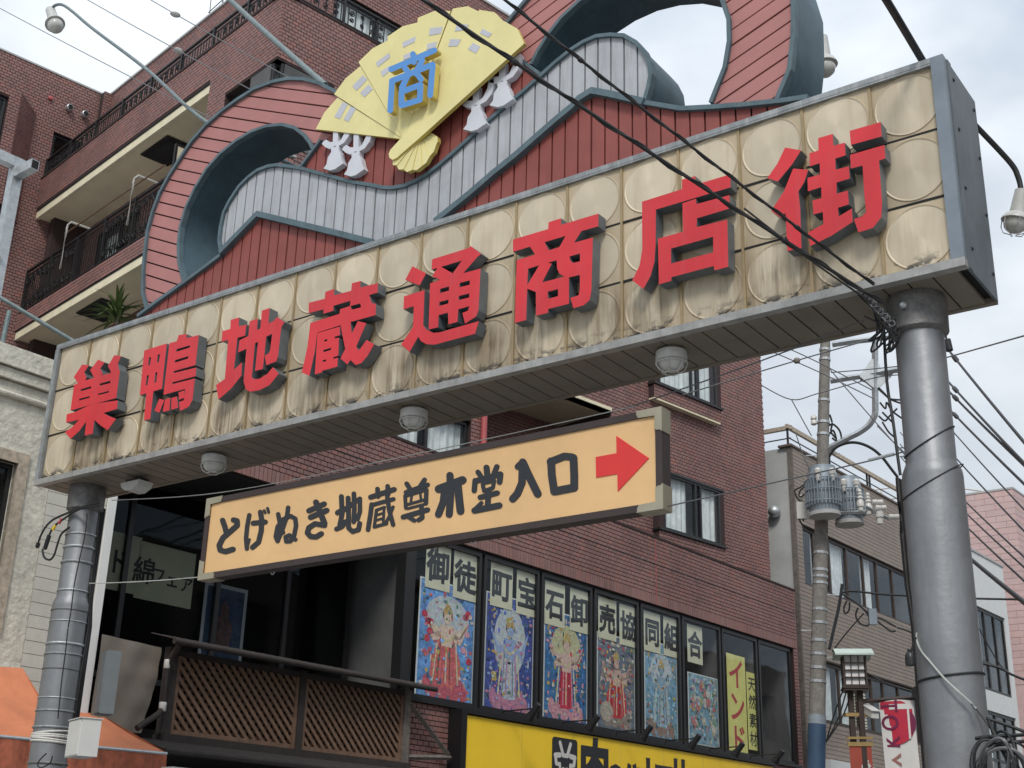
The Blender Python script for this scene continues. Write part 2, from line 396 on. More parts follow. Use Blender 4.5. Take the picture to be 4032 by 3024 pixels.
M_rust = mat('rusty_frame', (.42, .35, .27), .8, 0, .4, 14)
M_awning = mat('orange_awning', (.58, .20, .095), .8, 0, .16, 3, streak=.2, dirt=(.30, .09, .05))
M_valance = mat('stained_valance', (.38, .11, .06), .85, 0, .4, 9, streak=.7, dirt=(.06, .035, .02))
M_tarp = mat('grey_beige_tarpaulin', (.20, .175, .145), .9, 0, .15, 2, bump=.12, bscale=30)
M_wood = mat('brown_lattice', (.175, .103, .066), .75, 0, .3, 12)
M_wooddark = mat('dark_timber', (.035, .027, .024), .8, 0, .35, 10, bump=.2)
M_woodgrey = mat('weathered_grey_timber', (.14, .12, .105), .9, 0, .35, 12, bump=.4)
M_yellow = mat('yellow_sign_face', (.90, .60, .03), .45, 0, .05, 2)
M_blackpl = mat('black_plastic', (.010, .010, .011), .4, 0, .1)
M_paper = mat('yellowed_paper', (.64, .62, .46), .85, 0, .08, 5)
M_paperwhite = mat('white_poster_edge', (.66, .68, .66), .8, 0, .06)
M_ylpaper = mat('lime_yellow_banner', (.70, .67, .22), .8, 0, .1, 6)
M_redink = mat('red_ink', (.45, .05, .06), .7, 0, .1)
M_conc = mat('pole_concrete', (.21, .195, .175), .85, 0, .3, 9, bump=.25, streak=.45, dirt=(.12, .11, .10))
M_concwall = mat('grey_render', (.42, .42, .41), .85, 0, .14, 1.5, streak=.25, dirt=(.28, .28, .27))
M_gtile = mat('taupe_tile', (.275, .225, .19), .7, 0, .10, 2, island=.06)
M_gjoint = mat('tile_joint', (.13, .10, .085), .9, 0, .1)
M_steel = mat('galvanised_steel', (.47, .49, .50), .45, .6, .2, 14)
M_transf = mat('grey_enamel', (.25, .29, .325), .5, .15, .12, 6)
M_porc = mat('porcelain', (.60, .58, .54), .3, 0, .05)
M_pinkwall = mat('pink_wall_tile', (.55, .39, .37), .8, 0, .08, 2, island=.05)
M_pinkjoint = mat('pink_joint', (.43, .31, .30), .9, 0, .08)
M_whitewall = mat('white_render', (.66, .67, .66), .8, 0, .06)
M_lantern = mat('lantern_paper', (.80, .78, .77), .6, 0, .04)
M_lroof = mat('pale_copper_roof', (.52, .60, .55), .6, 0, .1)
M_brown = mat('brown_post', (.06, .042, .036), .5, .2, .15)
M_banwhite = mat('banner_cloth', (.68, .66, .63), .8, 0, .06)
M_banred = mat('banner_red', (.48, .02, .05), .75, 0, .1)
M_bandark = mat('banner_maroon', (.17, .012, .06), .75, 0, .1)
M_banink = mat('banner_brown_ink', (.33, .15, .12), .8, 0, .1)
M_gold = mat('brass_fitting', (.48, .33, .14), .4, .5, .1)
M_bluewrap = mat('blue_pole_wrap', (.035, .07, .13), .6, 0, .2, 3)
M_leaf = mat('dark_leaf', (.10, .15, .045), .6, 0, .35, 14)
M_road = mat('asphalt', (.11, .11, .112), .9, 0, .2, 8)
M_city = mat('city_paving', (.34, .33, .32), .9, 0, .15, 1)
M_pave = mat('pavement_stone', (.38, .37, .35), .85, 0, .15, 3)
M_greybox = mat('grey_cabinet', (.16, .175, .18), .5, .2, .1)
M_camera = mat('camera_housing', (.62, .61, .58), .4, 0, .05)
# ================================================================ ground
def sheet(name, x0, x1, y0, y1, z, m, th=.12):
    return struct(MB().box(WF, x0, x1, y0, y1, z - th, z).build(name, m))
sheet('ground', -400, 400, -300, 600, -.13, M_city, .2)
sheet('road', .75, 7.7, -60, 90, 0, M_road)
for nm, x0, x1 in (('pavement_west', -1.75, .55), ('pavement_east', 7.9, 10.2)):
    sheet(nm, x0, x1, -60, 90, .12, M_pave, .24)
for nm, x0, x1 in (('kerb_west', .552, .748), ('kerb_east', 7.702, 7.898)):
    k = MB()
    for i in range(100): k.box(WF, x0, x1, -50 + i * 1.2, -50 + i * 1.2 + 1.19, -.12, .135)
    struct(k.build(nm, M_pave))
for nm, x in (('road_line_west', 1.05), ('road_line_east', 7.3)):
    sheet(nm, x, x + .12, -60, 90, .005, M_whitepaint, .004)

# ================================================================ the shopping-street gate
SF = Frame((0, 0, 0), (1, 0, 0))                       # sign plane; third axis towards the street mouth
T = .45; HT = 6.266; A0, A1, B0, B1, DEP = -.045, 8.572, 4.888, 6.290, .57
gate = thing('shopping_street_gate', 'wide shopping street gate with gold name board and curled red crest on silver poles', 'gate', (4.3, .285, 0))
box = MB().box(SF, A0 + .015, A1 - .012, B0 + .03, B1 - .012, -DEP, -.012).build('sign_box', M_black, gate)
# gold panels: one pressed disc on a square plate
tm = MB(); NS = 40; g2 = T / 2 - .006
prof = [(.0, .0065), (.05, .0055), (.12, .004), (.175, .0025), (.194, .002), (.200, .0065), (.206, .0065), (.211, .001)]
vs = [(0, 0, prof[0][1])]
for r, z in prof[1:]:
    vs += [(r * math.cos(2 * math.pi * k / NS), r * math.sin(2 * math.pi * k / NS), z) for k in range(NS)]
def sq(k):
    a = 2 * math.pi * k / NS; c, s = math.cos(a), math.sin(a); q = g2 / max(abs(c), abs(s)); return (c * q, s * q)
vs += [(*sq(k), 0.0) for k in range(NS)] + [(*sq(k), -.012) for k in range(NS)]
fs = [(0, 1 + k, 1 + (k + 1) % NS) for k in range(NS)]
for i in range(len(prof)):
    b = 1 + i * NS; fs += [(b + k, b + NS + k, b + NS + (k + 1) % NS, b + (k + 1) % NS) for k in range(NS)]
tm.add(vs, fs); tile_me = tm.mesh('panel', M_tile, True)
for c in range(19):
    for r in range(3):
        o = link('panel', tile_me, box); jf = random.uniform(-.012, .012)
        o.matrix_basis = SF.at(T * (c + .5), HT - T * (r + .5), random.uniform(0, .002)).mat() @ Matrix.Rotation(jf, 4, 'X') @ Matrix.Rotation(random.uniform(-.01, .01), 4, 'Y')
bm_ = MB().box(SF, -.009, .009, 4.925, 6.26, -.012, .012).mesh('joint_batten', M_batten)
for c in range(1, 19):
    o = link('joint_batten', bm_, box); o.matrix_basis = Matrix.Translation((T * c, 0, 0))
gm = MB().box(SF, 0, 19 * T, -.007, .007, -.012, .004).mesh('joint_groove', M_black)
for r in (1, 2):
    o = link('joint_groove', gm, box); o.matrix_basis = Matrix.Translation((0, 0, HT - T * r))
MB().box(SF, A0 - .01, A1, 6.247, 6.262, .0, .028).box(SF, A0 - .01, A1, 6.262, B1 + .008, -.03, .03).build('top_trim', M_galv, box)
MB().box(SF, A0 - .012, -.004, B0 - .004, 6.245, -.02, .034).build('left_trim', M_galv, box)
MB().box(SF, 8.498, A1 + .004, 4.936, 6.296, -.02, .034).build('right_post', mat('slate_blue_post', (.20, .235, .27), .45, .3, .15, 4), box)
MB().box(SF, A0 - .014, A1 + .004, B0 - .008, 4.934, -.03, .036).build('bottom_lip', M_lip, box)
MB().box(SF, A1 - .01, A1 + .006, B0, B1, -DEP - .01, -.022).box(SF, A1 + .006, A1 + .012, B0, B1, -.09, -.03).build('end_panel', M_endcap, box)
MB().box(SF, A0 - .008, A0 + .013, B0, B1, -DEP - .01, -.022).build('end_panel', M_galv, box)
MB().box(SF, A0, A1, B1 - .01, B1 + .004, -DEP - .012, -.031).build('top_sheet', M_galv, box)
MB().box(SF, A0, A1, B0, B1, -DEP - .02, -DEP - .002).build('back_sheet', M_batten, box)
rv = MB().lathe(Frame((0, 0, 0), (0, 0, 1), (1, 0, 0)), [(.012, 0), (.012, .006), (.006, .01)], 8).mesh('rivet', M_armdark)
for z in (5.05, 5.45, 5.85, 6.2):
    for y in (.13, .53):
        o = link('rivet', rv, box); o.matrix_basis = Matrix.Translation((A1 + .006, y, z))
pl = MB().box(SF, .006, T / 3 - .006, B0 - .004, B0 + .02, -DEP + .012, -.032).mesh('soffit_plank', M_soffit)
for k in range(57):
    o = link('soffit_plank', pl, box); o.matrix_basis = Matrix.Translation((A0 + .01 + k * T / 3, 0, random.uniform(-.001, .001)))
MB().box(SF, A0, A1, B0 - .012, B0 + .028, -DEP - .03, -DEP + .012).build('soffit_edge', M_soffit, box)

# the eight red characters, traced on the panel plane
LC = .118
KJ = [((240, 1380, 4.482), [[(375, 245), (492, 266), (410, 385), (450, 470), (425, 530), (585, 480), (515, 345), (560, 290), (655, 160), (770, 210), (695, 318), (740, 420), (700, 445), (890, 390), (828, 272), (870, 205), (940, 83), (1062, 100), (1002, 232), (1022, 340), (1040, 352), (975, 838), (168, 1058), (230, 610), (300, 575), (225, 470)],
        [(480, 975), (640, 930), (1003, 880), (990, 1030), (750, 1102), (850, 1160), (970, 1205), (825, 1405), (700, 1325), (590, 1225), (560, 1468), (418, 1502), (445, 1250), (330, 1410), (170, 1560), (72, 1440), (190, 1360), (320, 1220), (88, 1272), (102, 1125), (250, 1085)]],
       [[(352, 682), (535, 630), (530, 668), (345, 720)], [(688, 585), (872, 532), (868, 575), (680, 622)], [(322, 852), (508, 805), (504, 835), (316, 885)], [(655, 762), (846, 712), (842, 742), (650, 790)]]),
      ((530, 1300, 4.367), [[(165, 350), (553, 228), (468, 1008), (322, 1050), (270, 1525), (160, 1550), (202, 1085), (88, 1118)],
        [(598, 225), (725, 190), (758, 83), (898, 68), (885, 138), (1105, 82), (1045, 600), (672, 705), (668, 738), (1060, 642), (1048, 790), (650, 895), (645, 928), (1035, 830), (995, 1200), (930, 1315), (780, 1390), (762, 1235), (845, 1205), (868, 1010), (495, 1112)],
        [(425, 1180), (510, 1202), (425, 1418), (340, 1385)], [(525, 1188), (612, 1165), (600, 1380), (482, 1405)], [(635, 1165), (725, 1138), (748, 1335), (628, 1368)], [(755, 1072), (850, 1035), (852, 1160), (765, 1198)]],
       [[(248, 470), (284, 462), (262, 600), (232, 605)], [(398, 420), (436, 412), (418, 548), (384, 556)], [(210, 780), (245, 770), (222, 945), (190, 955)], [(356, 730), (392, 720), (372, 898), (340, 908)],
        [(722, 325), (955, 258), (948, 300), (715, 372)], [(695, 515), (928, 445), (920, 488), (688, 560)]]),
      ((830, 1200, 4.148), [[(325, 248), (462, 205), (455, 352), (583, 325), (558, 505), (435, 540), (378, 1060), (510, 940), (498, 1160), (330, 1370), (125, 1548), (85, 1312), (228, 1212), (285, 575), (175, 600), (188, 432), (318, 395)],
        [(635, 265), (768, 228), (752, 412), (808, 390), (835, 95), (962, 52), (940, 305), (1020, 270), (1082, 200), (1205, 282), (1150, 370), (1095, 850), (1065, 925), (905, 988), (880, 830), (935, 800), (968, 750), (1002, 472), (905, 522), (850, 1048), (722, 1080), (772, 602), (722, 630), (668, 1185), (720, 1218), (800, 1205), (920, 1130), (1015, 1020), (1110, 1125), (960, 1310), (800, 1392), (640, 1420), (570, 1380), (535, 1250), (582, 718), (445, 780), (470, 578), (612, 510)]], []),
      ((1170, 1090, 4.047), [[(185, 415), (440, 348), (450, 238), (592, 192), (585, 295), (860, 222), (872, 102), (1012, 65), (1005, 170), (1290, 98), (1280, 250), (1148, 290), (1190, 420), (1255, 430), (1248, 608), (850, 720), (870, 905), (968, 705), (1100, 738), (940, 1115), (980, 1175), (1010, 1140), (1105, 1005), (1228, 1075), (1120, 1260), (1020, 1375), (930, 1405), (850, 1325), (798, 1395), (690, 1300), (765, 1150), (690, 770), (320, 888), (280, 1200), (195, 1578), (75, 1525), (165, 1100), (210, 735), (675, 590), (685, 515), (842, 465), (848, 380), (580, 460), (575, 540), (420, 588), (418, 518), (185, 578)],
        [(325, 895), (680, 792), (682, 928), (598, 955), (595, 985), (668, 968), (655, 1255), (575, 1280), (572, 1308), (650, 1288), (640, 1430), (395, 1498), (400, 1520), (280, 1555)]],
       [[(850, 465), (1002, 422), (1020, 485), (865, 525)], [(432, 1003), (482, 990), (478, 1022), (428, 1034)], [(418, 1165), (542, 1130), (538, 1165), (415, 1202)], [(408, 1328), (465, 1312), (460, 1344), (405, 1358)]]),
      ((1560, 950, 3.687), [[(235, 362), (435, 465), (340, 640), (132, 560)],
        [(112, 800), (412, 708), (392, 1220), (440, 1285), (540, 1330), (640, 1320), (1200, 1158), (1145, 1342), (560, 1500), (440, 1495), (360, 1450), (320, 1385), (195, 1605), (72, 1500), (245, 1240), (255, 940), (105, 988)],
        [(520, 262), (1055, 95), (1080, 68), (1235, 185), (1190, 215), (970, 465), (1225, 395), (1195, 1000), (1160, 1090), (1000, 1195), (960, 1040), (1040, 1010), (1062, 940), (900, 988), (888, 1170), (760, 1205), (750, 1035), (615, 1072), (608, 1248), (470, 1280), (492, 612), (635, 560), (522, 505), (600, 385), (515, 410)]],
       [[(650, 370), (955, 280), (820, 465)], [(638, 690), (768, 655), (765, 715), (633, 752)], [(922, 605), (1070, 565), (1068, 630), (916, 668)], [(626, 882), (760, 845), (757, 902), (622, 940)], [(908, 795), (1062, 755), (1060, 815), (904, 855)]]),
      ((2000, 820, 3.455), [[(68, 425), (548, 282), (552, 190), (722, 135), (722, 225), (1232, 72), (1228, 245), (1000, 310), (900, 468), (1155, 398), (1135, 1130), (1110, 1250), (1030, 1320), (890, 1360), (850, 1220), (960, 1185), (978, 1100), (978, 905), (830, 940), (830, 1298), (545, 1370), (545, 1420), (382, 1462), (380, 1138), (262, 1095), (248, 1520), (92, 1560), (120, 705), (370, 630), (300, 522), (70, 592)]],
       [[(498, 460), (785, 375), (700, 528), (555, 572)], [(838, 655), (980, 615), (980, 722), (880, 745), (845, 700)], [(275, 822), (425, 775), (262, 1045)], [(540, 742), (662, 705), (668, 820), (700, 890), (765, 930), (465, 1008), (598, 752)], [(540, 1135), (682, 1098), (680, 1195), (545, 1232)]]),
      ((2470, 660, 1.8667), [[(108, 250), (402, 158), (402, 88), (500, 62), (502, 125), (760, 48), (758, 145), (210, 308), (208, 560), (200, 690), (170, 800), (118, 892), (36, 828), (90, 720), (110, 600)],
        [(405, 262), (505, 228), (508, 268), (750, 202), (752, 300), (512, 372), (510, 437), (735, 382), (742, 728), (640, 755), (635, 722), (325, 805), (322, 832), (232, 858), (225, 522), (410, 470)]],
       [[(322, 595), (630, 508), (632, 622), (322, 705)]]),
      ((3000, 460, 1.670), [[(152, 202), (258, 220), (200, 310), (105, 425), (36, 402), (100, 310)], [(205, 340), (305, 348), (278, 430), (240, 492), (252, 600), (260, 862), (168, 882), (155, 630), (128, 665), (60, 618), (145, 490)],
        [(370, 140), (465, 112), (470, 190), (545, 170), (550, 252), (482, 275), (485, 348), (572, 325), (578, 405), (490, 432), (492, 505), (565, 485), (572, 575), (500, 598), (505, 655), (592, 602), (597, 690), (460, 780), (318, 850), (305, 760), (405, 705), (400, 625), (340, 642), (332, 550), (392, 535), (390, 462), (302, 490), (300, 402), (382, 378), (380, 305), (315, 325), (312, 240), (372, 220)],
        [(577, 92), (780, 34), (788, 128), (585, 185)], [(580, 250), (805, 185), (812, 272), (770, 288), (790, 560), (785, 660), (730, 730), (635, 760), (605, 672), (660, 655), (685, 625), (672, 500), (662, 320), (585, 340)]], [])]
CN = ['first', 'second', 'third', 'fourth', 'fifth', 'sixth', 'seventh', 'eighth']
for i, (cp, pos, neg) in enumerate(KJ):
    cf = crop(*cp); pp = [[SF.px(*cf(*q), LC) for q in p] for p in pos]; nn = [[SF.px(*cf(*q), LC) for q in p] for p in neg]
    v2, T_ = triang(pp, nn)
    MB().region(SF, v2, T_, .022, LC, 0, 1).build('red_character', [M_letter, M_letside], gate)

# crest: rings, wave band, centre and base, cut into boards
cA = crop(550, 280, 1.65875); cB = crop(1344, 0, 1.6458); cC = crop(2688, 0, 1.6458)
CC = -.04
def S6(a, b): return (a * .75, 1.55 + (b - 1.55) * .75)
LA = lambda pts: [SF.px(*cA(*q), CC) for q in pts]
LB = lambda pts: [SF.px(*cB(*q), CC) for q in pts]
LCc = lambda pts: [SF.px(*cC(*q), CC) for q in pts]
outL = LA([(60, 1565), (30, 1450), (33, 1300), (42, 1200), (60, 1050), (95, 920), (140, 800), (200, 690), (270, 580), (350, 460), (440, 360), (540, 270), (650, 190), (760, 120), (880, 75), (980, 55), (1080, 58), (1180, 85), (1270, 130)])
inL = LA([(300, 1385), (265, 1250), (262, 1130), (275, 1020), (310, 900), (370, 770), (450, 640), (540, 540), (640, 460), (740, 400), (840, 365), (940, 355), (1020, 375), (1080, 420), (1120, 470), (1145, 520)])
rlL = LA([(1195, 455), (1060, 637)])
tailL = [S6(4.8, 9.85), S6(5.2, 9.55)]
ringL = outL + tailL + [rlL[0]] + inL[::-1]
MX = 5.775 * .75
mir = lambda pts: [(2 * MX - a, b) for a, b in pts]
ringR = mir(ringL)
swL = LA([(1060, 640), (980, 628), (910, 620), (850, 628), (780, 655), (720, 700), (660, 760), (600, 850), (560, 930), (540, 1020), (530, 1110), (545, 1195)])
swLb = LA([(545, 1195), (790, 945), (1327, 1075)]) + LB([(230, 1585)])
swT = LB([(0, 1165), (100, 1190), (200, 1205), (280, 1222), (340, 1225), (420, 1210), (490, 1180), (560, 1140), (640, 1080), (750, 985), (850, 895), (950, 800), (1080, 690), (1200, 590), (1300, 500), (1400, 410), (1500, 330), (1580, 280), (1660, 245), (1750, 235), (1840, 240), (1920, 285), (1970, 340), (2005, 410), (2015, 490), (2000, 570), (1975, 660)])
swB = LB([(1975, 675), (1860, 650), (1750, 625), (1640, 605), (1560, 655), (1510, 710), (1400, 800), (1280, 905), (1150, 1020), (1000, 1140), (850, 1270), (700, 1390), (625, 1450)])
white = swT + swB[1:] + [(swB[-1][0], 6.285), (swLb[-1][0], 6.285)] + swLb[::-1][:-1] + swL[::-1]
rlR = LB([(1130, 365), (1300, 490)])
kR = min(range(len(swT)), key=lambda i: abs(swT[i][0] - rlR[1][0]))
centre = [swL[0], rlL[0], S6(4.9, 9.6), S6(6.6, 9.62), rlR[0], rlR[1]] + swT[:kR][::-1]
bL = LA([(0, 1605), (120, 1515), (300, 1388), (430, 1292), (545, 1205)])
baseL = [(bL[0][0] - .06, 6.285)] + bL + swLb[1:] + [(swLb[-1][0], 6.285)]
bR = LCc([(0, 715), (200, 705), (400, 690), (650, 665), (820, 640)])
baseR = [(swB[-1][0], 6.285)] + swB[::-1] + bR + [(bR[-1][0] + .08, 6.285)]
regs = [ringL, ringR, white, centre, baseL, baseR]
v2, T_ = triang(regs)
crest = MB().region(SF, v2, T_, -.53, -.062, 1, 0).build('crest', [M_tealdark, M_black], gate, True)
def parts_of(bs):
    out = []
    for v2, tr in bs:
        tr = list(tr)
        while tr:
            grp = [tr.pop()]; vs_ = set(grp[0]); go = True
            while go:
                go = False
                for f in tr[:]:
                    if vs_ & set(f): grp.append(f); vs_ |= set(f); tr.remove(f); go = True
            ar = sum(abs((v2[f[1]][0] - v2[f[0]][0]) * (v2[f[2]][1] - v2[f[0]][1]) - (v2[f[1]][1] - v2[f[0]][1]) * (v2[f[2]][0] - v2[f[0]][0])) / 2 for f in grp)
            if ar > 2e-4: out.append((v2, grp))
    return out
def lay(pos, ang, pitch, m, name, phase=0.0, c1=CC):
    for v2, tr in parts_of(boards([pos], [], ang, pitch, .014, phase)):
        MB().region(SF, v2, tr, -.06, c1 + random.uniform(-.003, .002)).build(name, m, crest)
lay(ringL, R(-25), .118, M_pink, 'ring_board'); lay(ringR, R(19), .118, M_pink, 'ring_board')
lay(white, R(90), .1125, M_white, 'wave_board', c1=CC + .004); lay(centre, R(90), .1145, M_red, 'crest_board')
lay(baseL, R(90), .1145, M_red, 'base_board', .03); lay(baseR, R(90), .1145, M_red, 'base_board', .05)
def trim(path, w=.032, c1=-.012, m=None): MB().ribbon(SF, path, w, -.07, c1).build('edge_trim', m or M_teal, crest)
for p in (outL + tailL, mir(outL + tailL)): trim(p)
for p in (inL, mir(inL)): trim(p, .03, -.014)
trim([rlL[0], rlL[1]], .026, -.008); trim([rlR[0], rlR[1]], .026, -.008)
trim(swL[::-1] + swT, .03, -.010); trim(swLb, .05, .012); trim(swB, .05, .012); trim(bL, .034, -.006); trim([swB[0]] + bR, .034, -.006)

# fan emblem
cF = crop(1200, 0, 2.212); FC = .03
fan = MB().region(SF, *triang([[SF.px(*cF(*q), .03) for q in ((860, 1170), (330, 1070), (480, 800), (750, 560), (1000, 380), (1280, 270), (1480, 270), (1600, 360), (1620, 450), (1000, 1080))]]), -.04, .004).build('fan', M_fanedge, gate)
PVF = (862, 1212)
bl = [((95, 1125), (285, 850)), ((255, 820), (485, 575)), ((468, 540), (725, 350)), ((718, 320), (985, 195)), ((985, 155), (1270, 95)), ((1290, 75), (1515, 100)), ((1520, 85), (1738, 192)), ((1740, 185), (1910, 375))]
nxt = [(300, 865), (500, 590), (735, 370), (1000, 215), (1290, 110), (1515, 100), (1738, 192), (1910, 375)]
for i, (s, e) in enumerate(bl):
    c1 = FC + .006 * i; md = ((s[0] + e[0]) / 2, (s[1] + e[1]) / 2); md = (PVF[0] + (md[0] - PVF[0]) * 1.03, PVF[1] + (md[1] - PVF[1]) * 1.03)
    pg = [s, md, e, PVF if i < 7 else (1035, 1168)] + ([(850, 1205)] if i == 7 else [])
    pg = [SF.px(*cF(*q), c1) for q in pg]
    b_ = MB().prism(SF, pg, c1 - .03, c1, 0, 1).build('fan_blade', [M_fan, M_fanedge], fan)
    if i in (0, 1, 2, 3, 4, 5, 6):
        mk = [[((330, 890), (375, 905), (305, 1035), (258, 1015)), ((400, 925), (445, 945), (380, 1060), (340, 1040))], [((495, 690), (540, 655), (575, 685), (450, 790)), ((0,) * 2,)],
              [((620, 545), (735, 460), (742, 500), (635, 585)), ((658, 625), (745, 570), (752, 605), (680, 668))], [((850, 370), (968, 315), (962, 360), (855, 415)), ((858, 482), (920, 455), (915, 500), (860, 520))],
              [((1090, 245), (1200, 232), (1185, 290), (1080, 310)), ((1070, 380), (1152, 362), (1135, 415), (1060, 430))], [((1325, 205), (1430, 215), (1390, 262), (1305, 272)), ((1265, 340), (1360, 342), (1330, 400), (1250, 405))], [((1545, 248), (1632, 290), (1600, 325), (1525, 290)), ((1468, 372), (1528, 405), (1490, 465), (1420, 425))]][i]
        if i == 1: mk = [((505, 655), (545, 690), (450, 790), (415, 750)), ((555, 735), (592, 775), (520, 845), (482, 810))]
        for q in mk: MB().prism(SF, [SF.px(*cF(*w), c1 + .003) for w in q], c1 - .004, c1 + .003).build('grey_mark', M_fanmark, b_)
c1 = FC + .062
MB().prism(SF, [SF.px(*cF(*q), c1) for q in ((845, 1195), (1885, 395), (1912, 378), (1040, 1165), (800, 1375), (765, 1392), (738, 1375), (730, 1340), (745, 1305))], c1 - .035, c1, 0, 1).build('guard_stick', [M_fan, M_fanedge], fan)
pt = [(765, 1400), (800, 1440), (860, 1475), (935, 1480), (1020, 1445), (1088, 1360), (1142, 1265), (1155, 1190), (1062, 1140)]
for i in range(8):
    a, b = pt[i], pt[i + 1]; md = ((a[0] + b[0]) / 2, (a[1] + b[1]) / 2); md = (1005 + (md[0] - 1005) * 1.07, 1185 + (md[1] - 1185) * 1.07); c1 = FC + .045 - .006 * i
    MB().prism(SF, [SF.px(*cF(*q), c1) for q in ((1005, 1182), a, md, b)], c1 - .04, c1, 0, 1).build('fan_stick', [M_fan, M_fanedge], fan)
BC = FC + .125
stk = [((942, 470), (950, 540)), ((752, 603), (1130, 437)), ((872, 590), (905, 640)), ((1022, 525), (965, 640)), ((758, 705), (1112, 562)), ((760, 705), (744, 960)), ((1115, 562), (1092, 830)), ((905, 640), (845, 765)), ((965, 620), (1012, 690)), ((842, 800), (1008, 738)), ((1008, 738), (1002, 868)), ((1002, 868), (842, 918)), ((842, 918), (842, 800))]
v2, T_ = triang([[SF.px(*cF(*q), BC) for q in capsule(a, b, 50)] for a, b in stk])
MB().region(SF, v2, T_, BC - .055, BC, 0, 1).build('blue_character', [M_blue, M_fanedge], fan)
ts = [[(1462, 760), (1512, 745), (1515, 905), (1465, 920)], [(1350, 895), (1372, 868), (1395, 855), (1425, 878), (1470, 875), (1475, 930), (1430, 940), (1385, 925)],
      [(1500, 885), (1550, 850), (1590, 770), (1600, 710), (1645, 680), (1648, 740), (1625, 820), (1580, 880), (1500, 925)], [(1448, 930), (1530, 912), (1528, 945), (1550, 985), (1560, 1030), (1582, 1072), (1500, 1128), (1450, 1142), (1380, 1125), (1410, 1085), (1420, 1020), (1452, 970)]]
tw = [[SF.px(*cF(*q), .02) for q in p] for p in ts]; ref = SF.px(*cF(1480, 1040), .02)
tv, tt = triang(tw)
for q in ((250, 1390), (430, 1440), (1480, 1040), (1710, 830)):
    w = SF.px(*cF(*q), .02); d = (w[0] - ref[0], w[1] - ref[1])
    MB().region(SF, [(a + d[0], b + d[1]) for a, b in tv], tt, -.035, .02).build('tassel', M_tassel, gate)

# poles
def pole(px, py, hw_up, hw_lo, step=3.82, yc=.285):
    q = PY(px, py, yc); dep = (q - CAM).dot(fw); ru = hw_up * dep / FPX; rl = hw_lo * dep / FPX
    F = Frame((q.x, yc, .12), (1, 0, 0)); z = step - .12
    p = MB().lathe(F, [(rl, 0), (rl, z - .06), (rl * .985, z - .03), (ru * 1.06, z + .01), (ru, z + .03), (ru, 4.76)], 40).build('pole', M_pole, gate, True)
    MB().lathe(F, [(rl * 1.6, 0), (rl * 1.6, .02), (rl * 1.02, .03), (rl * 1.02, .2)], 32).build('base_plate', M_collar, p, True)
    MB().lathe(F, [(ru * 1.03, 4.52), (ru * 1.22, 4.54), (ru * 1.25, 4.72), (ru * 1.20, 4.762)], 36).build('collar', M_collar, p, True)
    return p, F, ru, rl
poleR, FR, ruR, rlR_ = pole(3612, 1235, 93, 111)
poleL, FL, ruL, rlL_ = pole(343, 1950, 57, 68)
def band(F, r, z, parent, m=M_steel, h=.012, k=1.02, tilt=0.0):
    pts = [F(r * k * math.cos(a), z - .12 + tilt * math.sin(a + 2.2), r * k * math.sin(a)) for a in [2 * math.pi * i / 24 for i in range(25)]]
    MB().tube(pts, h / 2, 6).build('strap', m, parent)
for z in (4.42, 4.3, 4.16, 3.9, 3.72, 3.62, 3.42, 3.33, 3.2, 2.95, 2.84, 2.7, 2.4, 2.2, 2.05): band(FL, ruL if z > 3.85 else rlL_, z, poleL, random.choice([M_steel, M_collar, M_galv]), random.choice([.010, .016, .022]))
for z in (2.62, 2.60, 2.635, 2.58, 2.655): band(FL, rlL_, z, poleL, M_porc, .02, 1.03, random.uniform(-.02, .02))
band(FR, ruR, 3.98, poleR, M_wire, .008, 1.03, .09); band(FR, rlR_, 3.74, poleR, M_wire, .008, 1.02, .1); band(FR, rlR_, 2.64, poleR, M_wire, .014, 1.02, .02)
MB().lathe(Frame(FR(-.02, 4.66, ruR * 1.24), (1, 0, 0), FR.ez), [(.022, 0), (.022, .02), (.012, .03)], 10).build('bolt', M_steel, poleR)
# ================================================================ hanging direction sign
ds = thing('direction_sign', 'long amber direction sign with black lettering and red arrow hanging below the gate', 'sign', (4.27, .27, 3.81))
DA0, DA1, DB0, DB1, DC = 2.085, 6.462, 3.812, 4.502, -.22
MB().box(SF, DA0 + .03, DA1 - .03, DB0 + .03, DB1 - .03, DC - .10, DC - .012).build('face_board', M_dirface, ds)
for b0, b1 in ((DB0, DB0 + .048), (DB1 - .048, DB1)): MB().box(SF, DA0 + .05, DA1 - .05, b0, b1, DC - .11, DC).build('frame_rail', M_dirframe, ds)
for a0, a1 in ((DA0, DA0 + .05), (DA1 - .05, DA1)): MB().box(SF, a0, a1, DB0, DB1, DC - .11, DC).build('frame_stile', M_dirframe, ds)
for sx_, a in ((1, DA0), (-1, DA1)):
    for sy_, b in ((1, DB0), (-1, DB1)):
        cs = [(0, 0), (.20, 0), (.19, .012), (.195, .02), (.18, .05), (.055, .055), (.055, .15), (.03, .16), (.02, .155), (.012, .165), (0, .17)]
        pg = [(a + sx_ * (x - .004), b + sy_ * (y - .004)) for x, y in cs]
        q = MB().prism(SF, pg, DC - .002, DC + .006); aa = sorted((a - sx_ * .005, a + sx_ * .003)); bb = sorted((b - sy_ * .004, b + sy_ * .165))
        q.box(SF, aa[0], aa[1], bb[0], bb[1], DC - .115, DC - .003); aa = sorted((a + sx_ * .004, a + sx_ * .19)); bb = sorted((b - sy_ * .005, b + sy_ * .003)); q.box(SF, aa[0], aa[1], bb[0], bb[1], DC - .115, DC - .003)
        q.build('corner_fitting', M_fitting, ds)
c6, c4, cL = crop(900, 1600, 2.37), crop(1400, 1400, 1.7015), crop(0, 2016, 1.6458)
